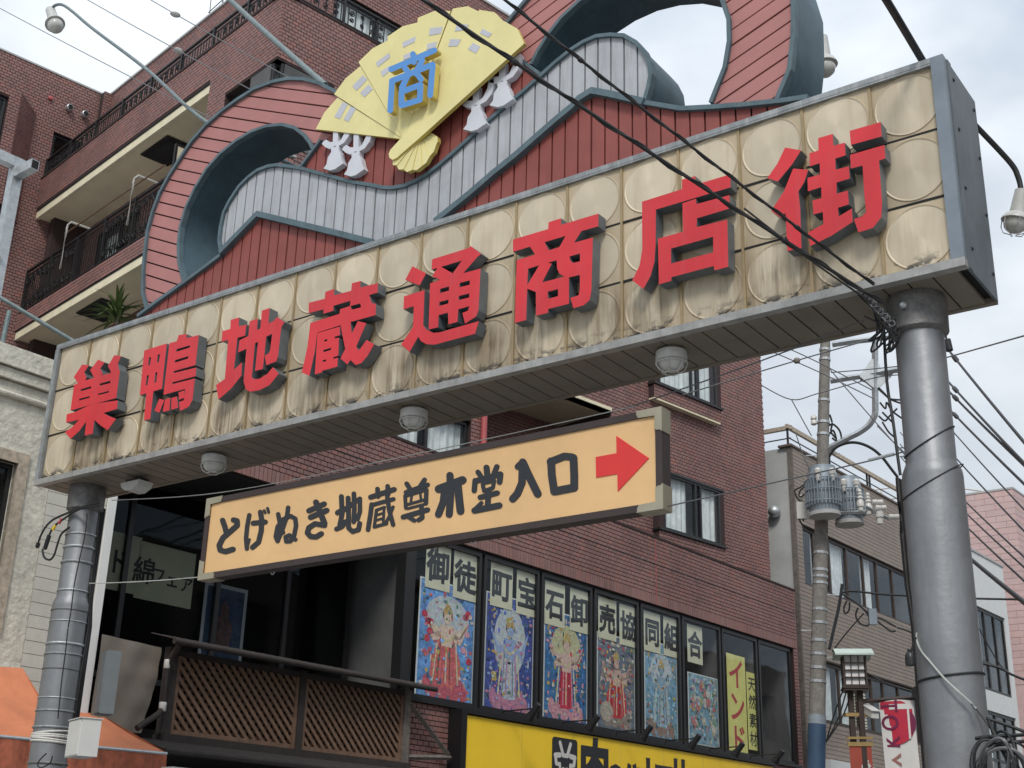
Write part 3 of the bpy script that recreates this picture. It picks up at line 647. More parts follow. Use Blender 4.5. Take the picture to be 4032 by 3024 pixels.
def brush(cf, strokes):
    pos = []
    for s in strokes:
        w = s[0] * 1.17; pts = s[1:]
        for a, b in zip(pts, pts[1:]): pos.append([SF.px(*cf(*q), DC) for q in capsule(a, b, w, 5)])
    v2, t_ = triang(pos); MB().region(SF, v2, t_, DC - .013, DC - .007).build('black_character', M_ink, ds)
BR = [(cL, [(29, (1437, 52), (1452, 95), (1462, 135)), (30, (1508, 50), (1530, 55), (1532, 85), (1490, 122), (1440, 165), (1415, 215), (1422, 245), (1455, 255), (1505, 240))]),
      (c6, [(34, (186, 1012), (166, 1120), (155, 1230), (163, 1325)), (22, (163, 1325), (186, 1240)), (40, (222, 1088), (335, 1076)), (40, (290, 985), (302, 1060), (297, 1160), (272, 1265), (215, 1314)), (20, (325, 968), (334, 992)), (22, (356, 948), (366, 986))]),
      (c6, [(34, (455, 1003), (470, 1080), (500, 1175)), (34, (548, 942), (538, 1020), (500, 1130), (450, 1255), (432, 1215), (450, 1120), (505, 1050), (570, 1020), (615, 1045), (622, 1110), (605, 1200), (570, 1255), (530, 1258), (524, 1218), (560, 1200), (615, 1240))]),
      (c6, [(42, (742, 972), (885, 908)), (44, (758, 1032), (908, 968)), (46, (808, 892), (842, 975), (888, 1090)), (42, (888, 1108), (800, 1092), (742, 1130), (728, 1178), (758, 1212), (810, 1216), (858, 1186))]),
      (c6, [(38, (1045, 838), (1052, 1000), (1030, 1110)), (42, (1010, 990), (1080, 952)), (38, (1000, 1142), (1050, 1120), (1085, 1072)), (36, (1162, 812), (1166, 950), (1160, 1075)), (38, (1108, 852), (1112, 1010), (1112, 1130), (1150, 1166), (1205, 1148), (1216, 1090)), (34, (1090, 962), (1150, 905), (1218, 858), (1218, 980), (1196, 1050))]),
      (c6, [(40, (1318, 845), (1538, 772)), (36, (1382, 768), (1388, 838)), (36, (1477, 742), (1482, 815)), (32, (1330, 918), (1532, 862)), (36, (1328, 912), (1316, 1010), (1294, 1148)), (24, (1372, 965), (1352, 1122)), (22, (1372, 965), (1448, 938)), (26, (1352, 1122), (1468, 1090)), (18, (1372, 1012), (1432, 994)), (18, (1362, 1062), (1432, 1042)), (20, (1444, 942), (1436, 1080)), (34, (1472, 830), (1490, 960), (1528, 1102)), (24, (1528, 935), (1500, 1010), (1465, 1075))]),
      (c6, [(36, (1655, 718), (1690, 775)), (36, (1822, 682), (1782, 742)), (36, (1648, 800), (1850, 728)), (28, (1640, 832), (1646, 945)), (26, (1640, 835), (1838, 775)), (34, (1838, 775), (1834, 902)), (18, (1702, 832), (1692, 892)), (18, (1782, 812), (1788, 872)), (22, (1650, 916), (1822, 868)), (20, (1662, 952), (1830, 908)), (40, (1622, 1030), (1850, 962)), (36, (1792, 935), (1800, 1035), (1765, 1058)), (34, (1672, 1030), (1725, 1062))]),
      (c4, [(40, (627, 800), (632, 930), (622, 1062)), (46, (552, 892), (712, 832)), (40, (592, 895), (582, 980), (550, 1062)), (44, (680, 872), (690, 970), (698, 1040))]),
      (c4, [(28, (815, 778), (840, 815)), (34, (872, 748), (878, 800)), (30, (942, 742), (922, 792)), (30, (796, 835), (790, 902)), (32, (800, 838), (966, 792), (960, 845)), (22, (846, 858), (856, 905)), (22, (850, 852), (924, 836), (914, 885), (856, 905)), (30, (830, 948), (944, 918)), (32, (886, 905), (880, 1000)), (36, (792, 1036), (958, 1002)), (22, (792, 1030), (838, 985))]),
      (c4, [(36, (1082, 742), (1115, 712)), (44, (1115, 712), (1150, 790), (1190, 872), (1216, 925)), (42, (1112, 765), (1110, 850), (1080, 922), (1048, 958))]),
      (c4, [(44, (1305, 705), (1310, 800), (1326, 905)), (42, (1300, 710), (1395, 672), (1448, 678)), (44, (1455, 682), (1460, 800), (1460, 882)), (46, (1326, 908), (1460, 882))])]
for cf_, sts in BR: brush(cf_, sts)
MB().prism(SF, [SF.px(*c4(*q), DC) for q in ((1605, 678), (1745, 652), (1743, 535), (1962, 685), (1753, 908), (1750, 790), (1608, 815))], DC - .02, DC - .006).build('red_arrow', M_arrow, ds)
for a in (2.9, 4.9):
    MB().tube([SF(a + .02 * math.cos(t), DB0 - .012 - .02 * math.sin(t), DC - .05) for t in [math.pi * i / 8 for i in range(9)]], .004, 6).build('eye_hook', M_steel, ds)

# ================================================================ lamps
def cage_lamp(p, label, r=.104, group='caged lamps under the gate board'):
    t = thing('bulkhead_lamp', label, 'lamp', p, group); F = Frame(p, (1, 0, 0))
    MB().lathe(F, [(r * .75, 0), (r, -.02), (r * 1.02, -.07), (r * .96, -.085)], 28).build('housing', M_lampwhite, t, True)
    MB().lathe(F, [(r * .86, -.086), (r * .80, -.11), (r * .6, -.14), (r * .3, -.156), (.002, -.16)], 24).build('glass', M_lampglass, t, True)
    MB().tube([F(r * 1.0 * math.cos(a), -.10, r * 1.0 * math.sin(a)) for a in [2 * math.pi * i / 24 for i in range(25)]], .005, 6).build('guard_ring', M_lampwhite, t)
    MB().tube([F(r * .42 * math.cos(a), -.166, r * .42 * math.sin(a)) for a in [2 * math.pi * i / 16 for i in range(17)]], .0045, 6).build('guard_ring', M_lampwhite, t)
    for k in range(6):
        a = math.pi * k / 3 + .3; MB().tube([F(q * math.cos(a), h, q * math.sin(a)) for q, h in ((r, -.085), (r * 1.0, -.11), (r * .82, -.145), (r * .42, -.168))], .0045, 6).build('guard_bar', M_lampwhite, t)
for (u, v), lb in (((833, 1815), 'caged bulkhead lamp under the gate board between second and third characters'), ((1628, 1640), 'caged bulkhead lamp under the gate board below the fourth character'), ((2638, 1408), 'caged bulkhead lamp under the gate board above the amber sign end')):
    q = PZ(u, v, 4.82); cage_lamp(V((q.x, min(max(q.y, .2), .4), 4.883)), lb)
q = PZ(536, 1900, 4.83); q.y = .30
fl = thing('flood_lamp', 'flat white floodlight under the gate board beside the slim silver pole', 'lamp', (q.x, q.y, 4.88)); F = Frame((q.x, q.y, 4.88), (1, 0, 0))
MB().box(F, -.10, .10, -.055, -.02, -.05, .05).build('bracket', M_armdark, fl); MB().prism(F, [(-.13, -.055), (.13, -.055), (.11, -.10), (.03, -.135), (-.06, -.13), (-.11, -.10)], -.08, .08).build('lamp_body', M_lampwhite, fl)
MB().box(F, -.015, .015, -.022, 0, -.015, .015).build('stem', M_armdark, fl)

def spline(pts, n=6):
    out = []
    for i in range(len(pts) - 1):
        p0, p1, p2, p3 = (V(pts[max(0, min(len(pts) - 1, i + k))]) for k in (-1, 0, 1, 2))
        for j in range(n):
            t = j / n; out.append(.5 * ((2 * p1) + (p2 - p0) * t + (2 * p0 - 5 * p1 + 4 * p2 - p3) * t * t + (3 * p1 - p0 - 3 * p2 + p3) * t ** 3))
    return out + [V(pts[-1])]
def arm_lamp(pts, head_dir, label, m=M_arm, r=.021, hs=1.0, base=None, hr=.72, cage=False):
    pts = [V(p) for p in pts]; t = thing('arm_lamp', label, 'lamp', base or pts[0], 'lamps on long arms around the gate')
    MB().tube(spline(pts), r, 10).build('arm', m, t, True)
    e = pts[-1]; y = -V(head_dir).normalized(); x = y.cross(V((0, 1, 0)) if abs(y.y) < .9 else V((1, 0, 0))).normalized(); F = Frame(e, x, y); k = hs; q_ = hs * hr
    MB().lathe(F, [(.050 * q_, .06 * k), (.085 * q_, .05 * k), (.095 * q_, -.19 * k), (.11 * q_, -.20 * k)], 24).build('lamp_neck', M_lampwhite, t, True)
    MB().lathe(F, [(.085 * q_, -.19 * k), (.135 * q_, -.21 * k), (.165 * q_, -.25 * k), (.172 * q_, -.27 * k), (.15 * q_, -.268 * k)], 28).build('lamp_shade', M_lampwhite, t, True)
    MB().lathe(F, [(.125 * q_, -.26 * k), (.138 * q_, -.30 * k), (.12 * q_, -.35 * k), (.07 * q_, -.385 * k), (.003, -.395 * k)], 24).build('lamp_globe', M_lampglass, t, True)
    for j in range(6 if cage else 0):
        a = 2 * math.pi * j / 6; MB().tube([F(q * q_ * math.cos(a), h * k, q * q_ * math.sin(a)) for q, h in ((.165, -.27), (.16, -.34), (.12, -.40), (.03, -.42))], .0035, 5).build('guard_wire', M_steel, t)
c0 = crop(0, 0, 1.6458)
arm_lamp([PY(*c0(1960, 1100), .62), PY(*c0(1350, 800), .9), PY(*c0(950, 450), 1.2), PY(*c0(600, 185), 1.5), PY(*c0(470, 75), 1.6), PY(*c0(400, 30), 1.63), PY(*c0(350, 40), 1.65), PY(*c0(332, 80), 1.66)], PY(*c0(400, 300), 1.66) - PY(*c0(330, 80), 1.66), 'white arm lamp reaching out past the left ring of the crest', hs=1.12)
arm_lamp([PY(*c0(2110, 550), .62), PY(*c0(1990, 450), .75), PY(*c0(1490, 0), 1.25), PY(905 - 330, -320, 1.5), PY(520, -380, 1.55)], (-.1, 0, -1), 'thick grey green arm lamp rising behind the left ring top', r=.03)
arm_lamp([PY(3645, 262, .1), PY(3633, 240, .05), PY(3490, 0, -.6), PY(3330, -250, -1.2), PY(3300, -290, -1.25)], (-.1, -.3, -1), 'dark arm lamp standing on the right end of the gate board', M_armdark, .024)
arm_lamp([PY(3800, 455, .57), PY(3842, 495, .7), PY(3976, 638, 1.0), PY(4008, 695, 1.06), PY(4020, 745, 1.08), PY(4022, 770, 1.08)], PY(3994, 905, 1.08) - PY(4022, 770, 1.08), 'arm lamp with globe reaching beyond the right end of the gate board', M_armdark, .018, .66, cage=True, hr=.85)
arm_lamp([PY(3190, 420, .6), PY(3230, 250, 1.2), PY(3238, 180, 1.3), PY(3236, 165, 1.3)], (.05, 0, -1), 'arm lamp half hidden behind the right ring of the crest', hs=.8)
arm_lamp([PY(300, 1352, .12), PY(291, 1345, .1), PY(0, 1172, -.5), PY(-160, 1076, -.8), PY(-185, 1075, -.82)], (-.1, -.3, -1), 'grey green arm lamp on the left end of the gate board')

# ================================================================ overhead cables
def wire(name, label, pts, r, m=M_wire, sag=0.0, cat='cable', group=None, n=14, twist=0):
    pts = [V(p) for p in pts]
    if len(pts) == 2:
        a, b = pts; pts = [a + (b - a) * (i / n) - V((0, 0, sag * 4 * (i / n) * (1 - i / n))) for i in range(n + 1)]
    else: pts = spline(pts)
    if twist:
        k = int(twist * 10); out = []; L = len(pts) - 1; mbs = MB()
        dense = []
        for i in range(k + 1):
            t = i / k * L; j = min(int(t), L - 1); dense.append(pts[j] + (pts[j + 1] - pts[j]) * (t - j))
        for ph in (0, math.pi):
            mbs.tube([p + V((math.cos(i * .6 + ph), .6 * math.sin(i * .6 + ph), math.sin(i * .6 + ph))) * r * .8 for i, p in enumerate(dense)], r, 6)
        o = mbs.build(name, m); return tag(stuff(o) if False else o, label, cat, group)
    return tag(MB().tube(pts, r, 6).build(name, m, None, True), label, cat, group)
EP = FR(-ruR * .9, 4.62, ruR * .7)
def heavy(label, s, e, r, nk):
    """service drop: main core, a lashed second core and dark joint sleeves"""
    t = thing('service_cable', label, 'cable', e, 'heavy service cables crossing the gate'); s, e = V(s), V(e); s = e + (s - e) * 2.4; n = 120
    P_ = [s + (e - s) * (i / n) - V((0, 0, .10 * 4 * (i / n) * (1 - i / n))) for i in range(n + 1)]
    MB().tube(P_, r, 8).build('core', M_wire, t, True)
    MB().tube([p + V((math.cos(i * .9), .5 * math.sin(i * .9), math.sin(i * .9))) * r * 1.3 for i, p in enumerate(P_)], r * .55, 6).build('lashing', M_wire, t, True)
    for k in range(nk):
        i = int(n * (k + .6) / nk); MB().tube([P_[i] + (P_[i + 1] - P_[i]) * q for q in (-.1, .0, .4, .5)], [r * 1.1, r * 1.7, r * 1.7, r * 1.1], 8).build('joint_sleeve', M_wire, t, True)
heavy('thick black service cable crossing the fan and the seventh character', PY(1715, -30, -2.6), PY(3470, 1190, -.05), .0105, 4)
heavy('paired black service cable crossing the right wave of the crest', PY(2030, -30, -2.4), PY(3440, 1120, -.05), .008, 4)
wire('guy_strand', 'black strand running down to the stout silver pole collar', [PY(2930, 820, -.6), PY(3200, 1030, -.3), PY(3440, 1200, -.02), PY(3530, 1290, .1)], .006)
t = thing('cable_bundle', 'tangle of black cable loops tied to the stout silver pole', 'cable', FR(-ruR, 4.3, 0))
for k in range(9):
    q = [PY(3440 + random.uniform(-40, 60), 1200 + random.uniform(-30, 60), .02), PY(3500 + random.uniform(-60, 50), 1300 + random.uniform(-50, 60), .06), PY(3470 + random.uniform(-50, 60), 1360 + random.uniform(-40, 40), .1), PY(3530 + random.uniform(-30, 30), 1280 + random.uniform(-60, 60), .14)]
    MB().tube(spline(q), .006, 5).build('cable_loop', M_wire, t, True)
for k in range(14):
    q = PY(3395 + k * 9, 1150 + k * 9.5, -.03)
    MB().tube([q + V((.018 * math.cos(a), 0, .018 * math.sin(a))) for a in [2 * math.pi * i / 8 for i in range(9)]], .005, 5).build('spiral_turn', M_wiregrey if k % 3 else M_wire, t)
wire('drop_cable', 'black cable hanging straight down beside the stout silver pole', [PY(3480, 1290, .12), PY(3492, 1500, .15), PY(3515, 1650, .15), PY(3535, 1800, .15), PY(3545, 1870, .15)], .009)
wire('support_wire', 'thin wire from the stout pole turnbuckle to the amber sign', [PY(3553, 1780, .285), PY(3380, 1825, .28), PY(2600, 2000, .275)], .0045, M_wiregrey)
t = thing('turnbuckle', 'steel turnbuckle and ring on the stout silver pole', 'fitting', PY(3553, 1780, .285))
MB().tube([PY(3420, 1812, .283), PY(3520, 1788, .285)], .011, 8).build('body', M_steel, t); MB().tube([PY(3553, 1780, .285) + V((.028 * math.cos(a), 0, .028 * math.sin(a))) for a in [2 * math.pi * i / 12 for i in range(13)]], .005, 6).build('ring', M_steel, t)
wire('support_wire', 'thin wire from the amber sign top to the stout pole collar', [PY(3400, 1262, .2), PY(2985, 1425, .24), PY(2490, 1600, .27), PY(2480, 1602, .27)], .0045, M_wiregrey)
wire('support_wire', 'thin wire strung along the top of the amber sign to the slim pole', [PY(440, 1970, .285), PY(900, 1935, .27), PY(1700, 1775, .27), PY(2500, 1600, .27)], .004, M_wirepale)
wire('support_wire', 'thin wire from the slim pole to the lower corner of the amber sign', [PY(352, 2297, .25), PY(790, 2272, .27)], .0045, M_wirepale, .01)
for lb, a, b, bulbs in (('thin garland wire with bulb ending above the left ring', (-20, 22), (845, 472), []), ('thin garland wire with bulb beside the red drain hopper', (335, -6), (1000, 360), [(703, 200)]), ('thin garland wire with bulb highest over the balcony', (560, -20), (1150, 312), [(690, 57)])):
    wire('garland_wire', lb, [PY(*a, 1.2), PY(*b, .75)], .006, M_wiregrey, .01)
    for q in bulbs:
        p = PY(*q, 1.0); t = thing('garland_bulb', 'glass bulb on ' + lb[5:].replace(' with bulb', ''), 'bulb', p, 'bulbs on the garland wires'); F = Frame(p, (1, 0, 0), V((.6, 0, -.55)))
        MB().lathe(F, [(.02, -.06), (.045, -.03), (.052, 0), (.045, .03), (.02, .055)], 16).build('bulb_globe', M_lampglass, t, True); MB().lathe(F, [(.05, -.012), (.056, -.012), (.056, .012), (.05, .012)], 16).build('collar', M_lampwhite, t)
p = PY(*c0(1890, 1010), .9); t = thing('garland_bulb', 'glass bulb hanging inside the hollow of the left ring', 'bulb', p, 'bulbs on the garland wires'); F = Frame(p, (1, 0, 0), V((.6, 0, -.55)))
MB().lathe(F, [(.02, -.05), (.042, -.02), (.042, .02), (.02, .05)], 14).build('bulb_globe', M_lampglass, t, True); MB().tube([PY(*c0(1780, 965), .9), PY(*c0(1960, 1070), .9)], .006, 6).build('bulb_wire', M_wire, t)
# ================================================================ walls of small pieces
ROWS = []
def pieces(F, a0, a1, b0, b1, holes=(), ps=.118, pz=.07, gap=.0135, c0=-.012, c1=.0, stagger=True, sub=None, jit=.002):
    """rectangles of a running bond, clipped by openings: [(a0,a1,b0,b1,c)]"""
    out = []; nb = max(1, round((b1 - b0) / pz)); pz = (b1 - b0) / nb
    for j in range(nb):
        z0, z1 = b0 + j * pz + gap / 2, b0 + (j + 1) * pz - gap / 2
        cuts = sorted((h[0], h[1]) for h in holes if h[2] < z1 - .01 and h[3] > z0 + .01); spans = []; x = a0
        for h0, h1 in cuts:
            if h0 > x: spans.append((x, min(h0, a1)))
            x = max(x, h1)
        if x < a1: spans.append((x, a1))
        off = (ps / 2 if (stagger and j % 2) else 0.0)
        for s0, s1 in spans:
            k = math.floor((s0 - a0 - off) / ps)
            while True:
                p0 = a0 + off + k * ps; p1 = p0 + ps; k += 1
                if p0 >= s1 - 1e-6: break
                p0, p1 = max(p0, s0) + gap / 2, min(p1, s1) - gap / 2
                if p1 - p0 > .015: out.append((p0, p1, z0, z1, random.uniform(-jit, jit)))
    return out
def fast_boxes(name, F, rects, c0, c1, m, parent):
    mb = MB()
    for a0, a1, b0, b1, j in rects:
        p = [F(a0, b0, c1 + j), F(a1, b0, c1 + j), F(a1, b1, c1 + j), F(a0, b1, c1 + j), F(a0, b0, c0), F(a1, b0, c0), F(a1, b1, c0), F(a0, b1, c0)]
        mb.add(p, [(0, 1, 2, 3), (0, 4, 5, 1), (1, 5, 6, 2), (2, 6, 7, 3), (3, 7, 4, 0)])
    return stuff(mb.build(name, m, parent))
def wall(name, F, a0, a1, b0, b1, holes, parent, m_piece, m_back, pname='brick', th=.22, single=0, **kw):
    hs = [[(h[0], h[2]), (h[1], h[2]), (h[1], h[3]), (h[0], h[3])] for h in holes]
    e = .014; v2, t = triang([[(a0 + e, b0), (a1 - e, b0), (a1 - e, b1), (a0 + e, b1)]], hs)
    w = MB().region(F, v2, t, -th, -.010).build(name, m_back, parent)
    rc = pieces(F, a0, a1, b0, b1, holes, **kw)
    if single:
        rc.sort(key=lambda r: (F(r[0], r[2]) - CAM).length); one, rc = rc[:single], rc[single:]; cache = {}
        for r in one:
            key = (round(r[1] - r[0], 4), round(r[3] - r[2], 4))
            if key not in cache: cache[key] = MB().box(Frame((0, 0, 0), (1, 0, 0), (0, 1, 0)), 0, key[0], 0, key[1], -.012, 0).mesh(pname, m_piece)
            o = link(pname, cache[key], w); o.matrix_basis = F.at(r[0], r[2], r[4]).mat()
    if rc: fast_boxes(pname + '_field', F, rc, -.012, 0.0, m_piece, w)
    return w

def window(F, a0, a1, b0, b1, parent, mull=(), rails=(), c=-.06, fr=.05, mf=None, depth=.9, back=None, curtain=None, glass=None, name='window'):
    """frame, panes with gaps between, a room box behind, optional curtain"""
    mf = mf or M_frame; fm = MB().box(F, a0, a1, b0, b0 + fr, c - .05, c).box(F, a0, a1, b1 - fr, b1, c - .05, c).box(F, a0, a0 + fr, b0 + fr, b1 - fr, c - .05, c).box(F, a1 - fr, a1, b0 + fr, b1 - fr, c - .05, c)
    w = fm.build(name, mf, parent)
    xs = [a0 + fr] + list(mull) + [a1 - fr]
    for x in mull: MB().box(F, x - fr * .5, x + fr * .5, b0 + fr, b1 - fr, c - .048, c + .008).build('mullion', mf, w)
    for z in rails: MB().box(F, a0 + fr, a1 - fr, z - fr * .4, z + fr * .4, c - .046, c - .004).build('transom', mf, w)
    for i in range(len(xs) - 1):
        MB().box(F, xs[i] + (fr * .5 if i else 0), xs[i + 1] - (fr * .5 if i < len(xs) - 2 else 0), b0 + fr, b1 - fr, c - .032, c - .026).build('pane', glass or M_glass, w)
    rm = MB(); z = c - .06
    rm.box(F, a0, a1, b0, b1, z - depth - .02, z - depth).box(F, a0 - .02, a0, b0, b1, z - depth, z).box(F, a1, a1 + .02, b0, b1, z - depth, z).box(F, a0, a1, b0 - .02, b0, z - depth, z).box(F, a0, a1, b1, b1 + .02, z - depth, z)
    rm.build('room', back or M_room, w)
    if curtain:
        for s0, s1 in curtain:
            n = max(6, int((s1 - s0) / .045)); P_ = [(s0 + (s1 - s0) * i / n, .018 * math.sin(i * 1.9 + s0 * 7) + .01 * math.sin(i * .7)) for i in range(n + 1)]
            vs = [F(a, b, c - .13 + d) for b in (b0 + .02, b1 - .02) for a, d in P_]
            MB().add(vs, [(i, i + 1, n + 2 + i, n + 1 + i) for i in range(n)]).build('curtain', M_curtain, w, True)
    return w

# ================================================================ brick apartment building
POD = facade(-1.5, 5.55, 3)
cq = PD(1104, 100, 18.75)
TA = facade(cq.x, cq.y, 10.4)                                   # street face of the tower
TB = Frame((cq.x, cq.y, 0), -facade(0, 0, -79.6).ex)            # face towards the gate; first axis negative leftwards
apt = thing('brick_apartment_building', 'dark red brick apartment block with cream balcony soffits and ornate black railings', 'building', POD(5, 0))
LI = 6.25
ML = [1.55, 3.13, 4.57, 6.03, 7.44, 8.82, 10.27, 11.71, 13.14]
# podium
wall('podium_wall', POD, -3.45, 13.34, LI + .19, 7.48, [], apt, M_brick, M_mortar, single=270)
w = MB().box(POD, -3.45, 13.34, LI, LI + .19, -.22, -.010).build('lintel', M_mortar, apt)
fast_boxes('soldier_brick_field', POD, pieces(POD, -3.45, 13.34, LI + .004, LI + .19, [], .07, .18, .010, stagger=False), -.012, .001, M_brick, w)
MB().box(POD, -3.45, 13.36, 7.481, 7.52, -.3, .012).build('parapet_cap', M_mortar, apt)
MB().box(POD, -3.4, 13.3, 6.985, 7.003, -.01, .004).build('movement_joint', M_black, apt)
MB().box(POD, 7.9, 7.915, 6.26, 7.47, -.01, .004).build('movement_joint', M_redpipe, apt)
wall('pier', POD, 13.16, 13.34, 0.12, LI - .002, [], apt, M_brick, M_mortar)
wall('lower_wall', POD, 1.50, 13.15, 2.2, 3.84, [], apt, M_brick, M_mortar)
MB().box(POD, 1.5, 13.15, .12, 2.198, -.25, -.06).build('ground_floor_front', M_dark, apt)
MB().box(POD, 1.46, 13.2, 3.842, 3.90, -.3, .05).build('window_sill', M_frame, apt)
MB().box(POD, -3.45, 13.3, LI - .03, LI - .002, -3.2, -.05).build('soffit', M_dark, apt)
MB().box(POD, -3.6, 13.3, .12, 7.46, -3.4, -3.22).box(POD, 13.2, 13.3, .12, 7.46, -3.2, -.25).box(POD, -3.46, 13.3, 7.30, 7.45, -3.2, -.25).build('inner_wall', M_dark, apt)
MB().box(POD, 1.5, 13.15, 3.6, 3.84, -3.2, -.24).build('floor_slab', M_room, apt)
for i in range(8):
    window(POD, ML[i] + .03, ML[i + 1] - .03, 3.902, LI - .032, apt, c=-.05, fr=.06, depth=1.6, name='shop_window')
# posters and papers taped inside the shop windows
PT = [((.15, .32, .62), (.62, .16, .15), (.70, .55, .45), (.55, .12, .16), 'elephant headed'), ((.06, .09, .30), (.45, .50, .58), (.32, .40, .60), (.50, .22, .32), 'dark blue'), ((.05, .16, .34), (.55, .03, .07), (.62, .45, .38), (.60, .30, .35), 'lake'), ((.14, .17, .22), (.55, .04, .05), (.58, .40, .33), (.30, .24, .20), 'tiger'), ((.20, .36, .48), (.30, .46, .56), (.26, .38, .48), (.30, .20, .16), 'pale blue'), ((.20, .34, .42), (.50, .52, .46), (.55, .48, .34), (.45, .22, .38), 'crowded')]
def tint(c, nm, v=.35, s=14):
    if 'poster_' + nm in MATS: return MATS['poster_' + nm]
    m = mat('poster_' + nm, c, .75, 0, v, s); n, l = m.node_tree.nodes, m.node_tree.links; b = n['Principled BSDF']   # busy multi-hued print
    src = b.inputs['Base Color'].links[0].from_socket; g = [q for q in n if q.type == 'NEW_GEOMETRY'][0]
    cn = n.new('ShaderNodeTexNoise'); cn.inputs['Scale'].default_value = 26; cn.inputs['Detail'].default_value = 8; cn.inputs['Roughness'].default_value = .8; l.new(g.outputs['Position'], cn.inputs['Vector'])
    hs_ = n.new('ShaderNodeHueSaturation'); hs_.inputs['Saturation'].default_value = 1.5; hs_.inputs['Value'].default_value = 1.0; l.new(cn.outputs['Color'], hs_.inputs['Color'])
    ov = n.new('ShaderNodeMix'); ov.data_type = 'RGBA'; ov.blend_type = 'OVERLAY'; ov.inputs[0].default_value = .85; l.new(src, ov.inputs[6]); l.new(hs_.outputs[0], ov.inputs[7]); l.new(ov.outputs[2], b.inputs['Base Color']); return m
cM, cR = crop(1344, 2016, 1.6458), crop(2688, 2016, 1.6458)
PQ = [((525, 425), (900, 530), (860, 1255), (480, 1200)), ((948, 520), (1275, 610), (1262, 1330), (925, 1290)), ((1325, 640), (1615, 705), (1612, 1385), (1312, 1340)), ((1665, 780), (1925, 850), (1935, 1440), (1662, 1385)), ((1970, 830), (2195, 890), (2200, 1500), (1972, 1440))]
lab = ['colourful devotional poster with red and pink flowers in the window beside the dark corner', 'dark blue devotional poster with pale glowing oval behind a standing figure', 'blue lake devotional poster with a figure in a red robe on a lotus', 'devotional poster with striped animal and red robed figure', 'pale blue devotional poster of a seated figure', 'small crowded devotional poster under the last single character paper']
PC = -.115
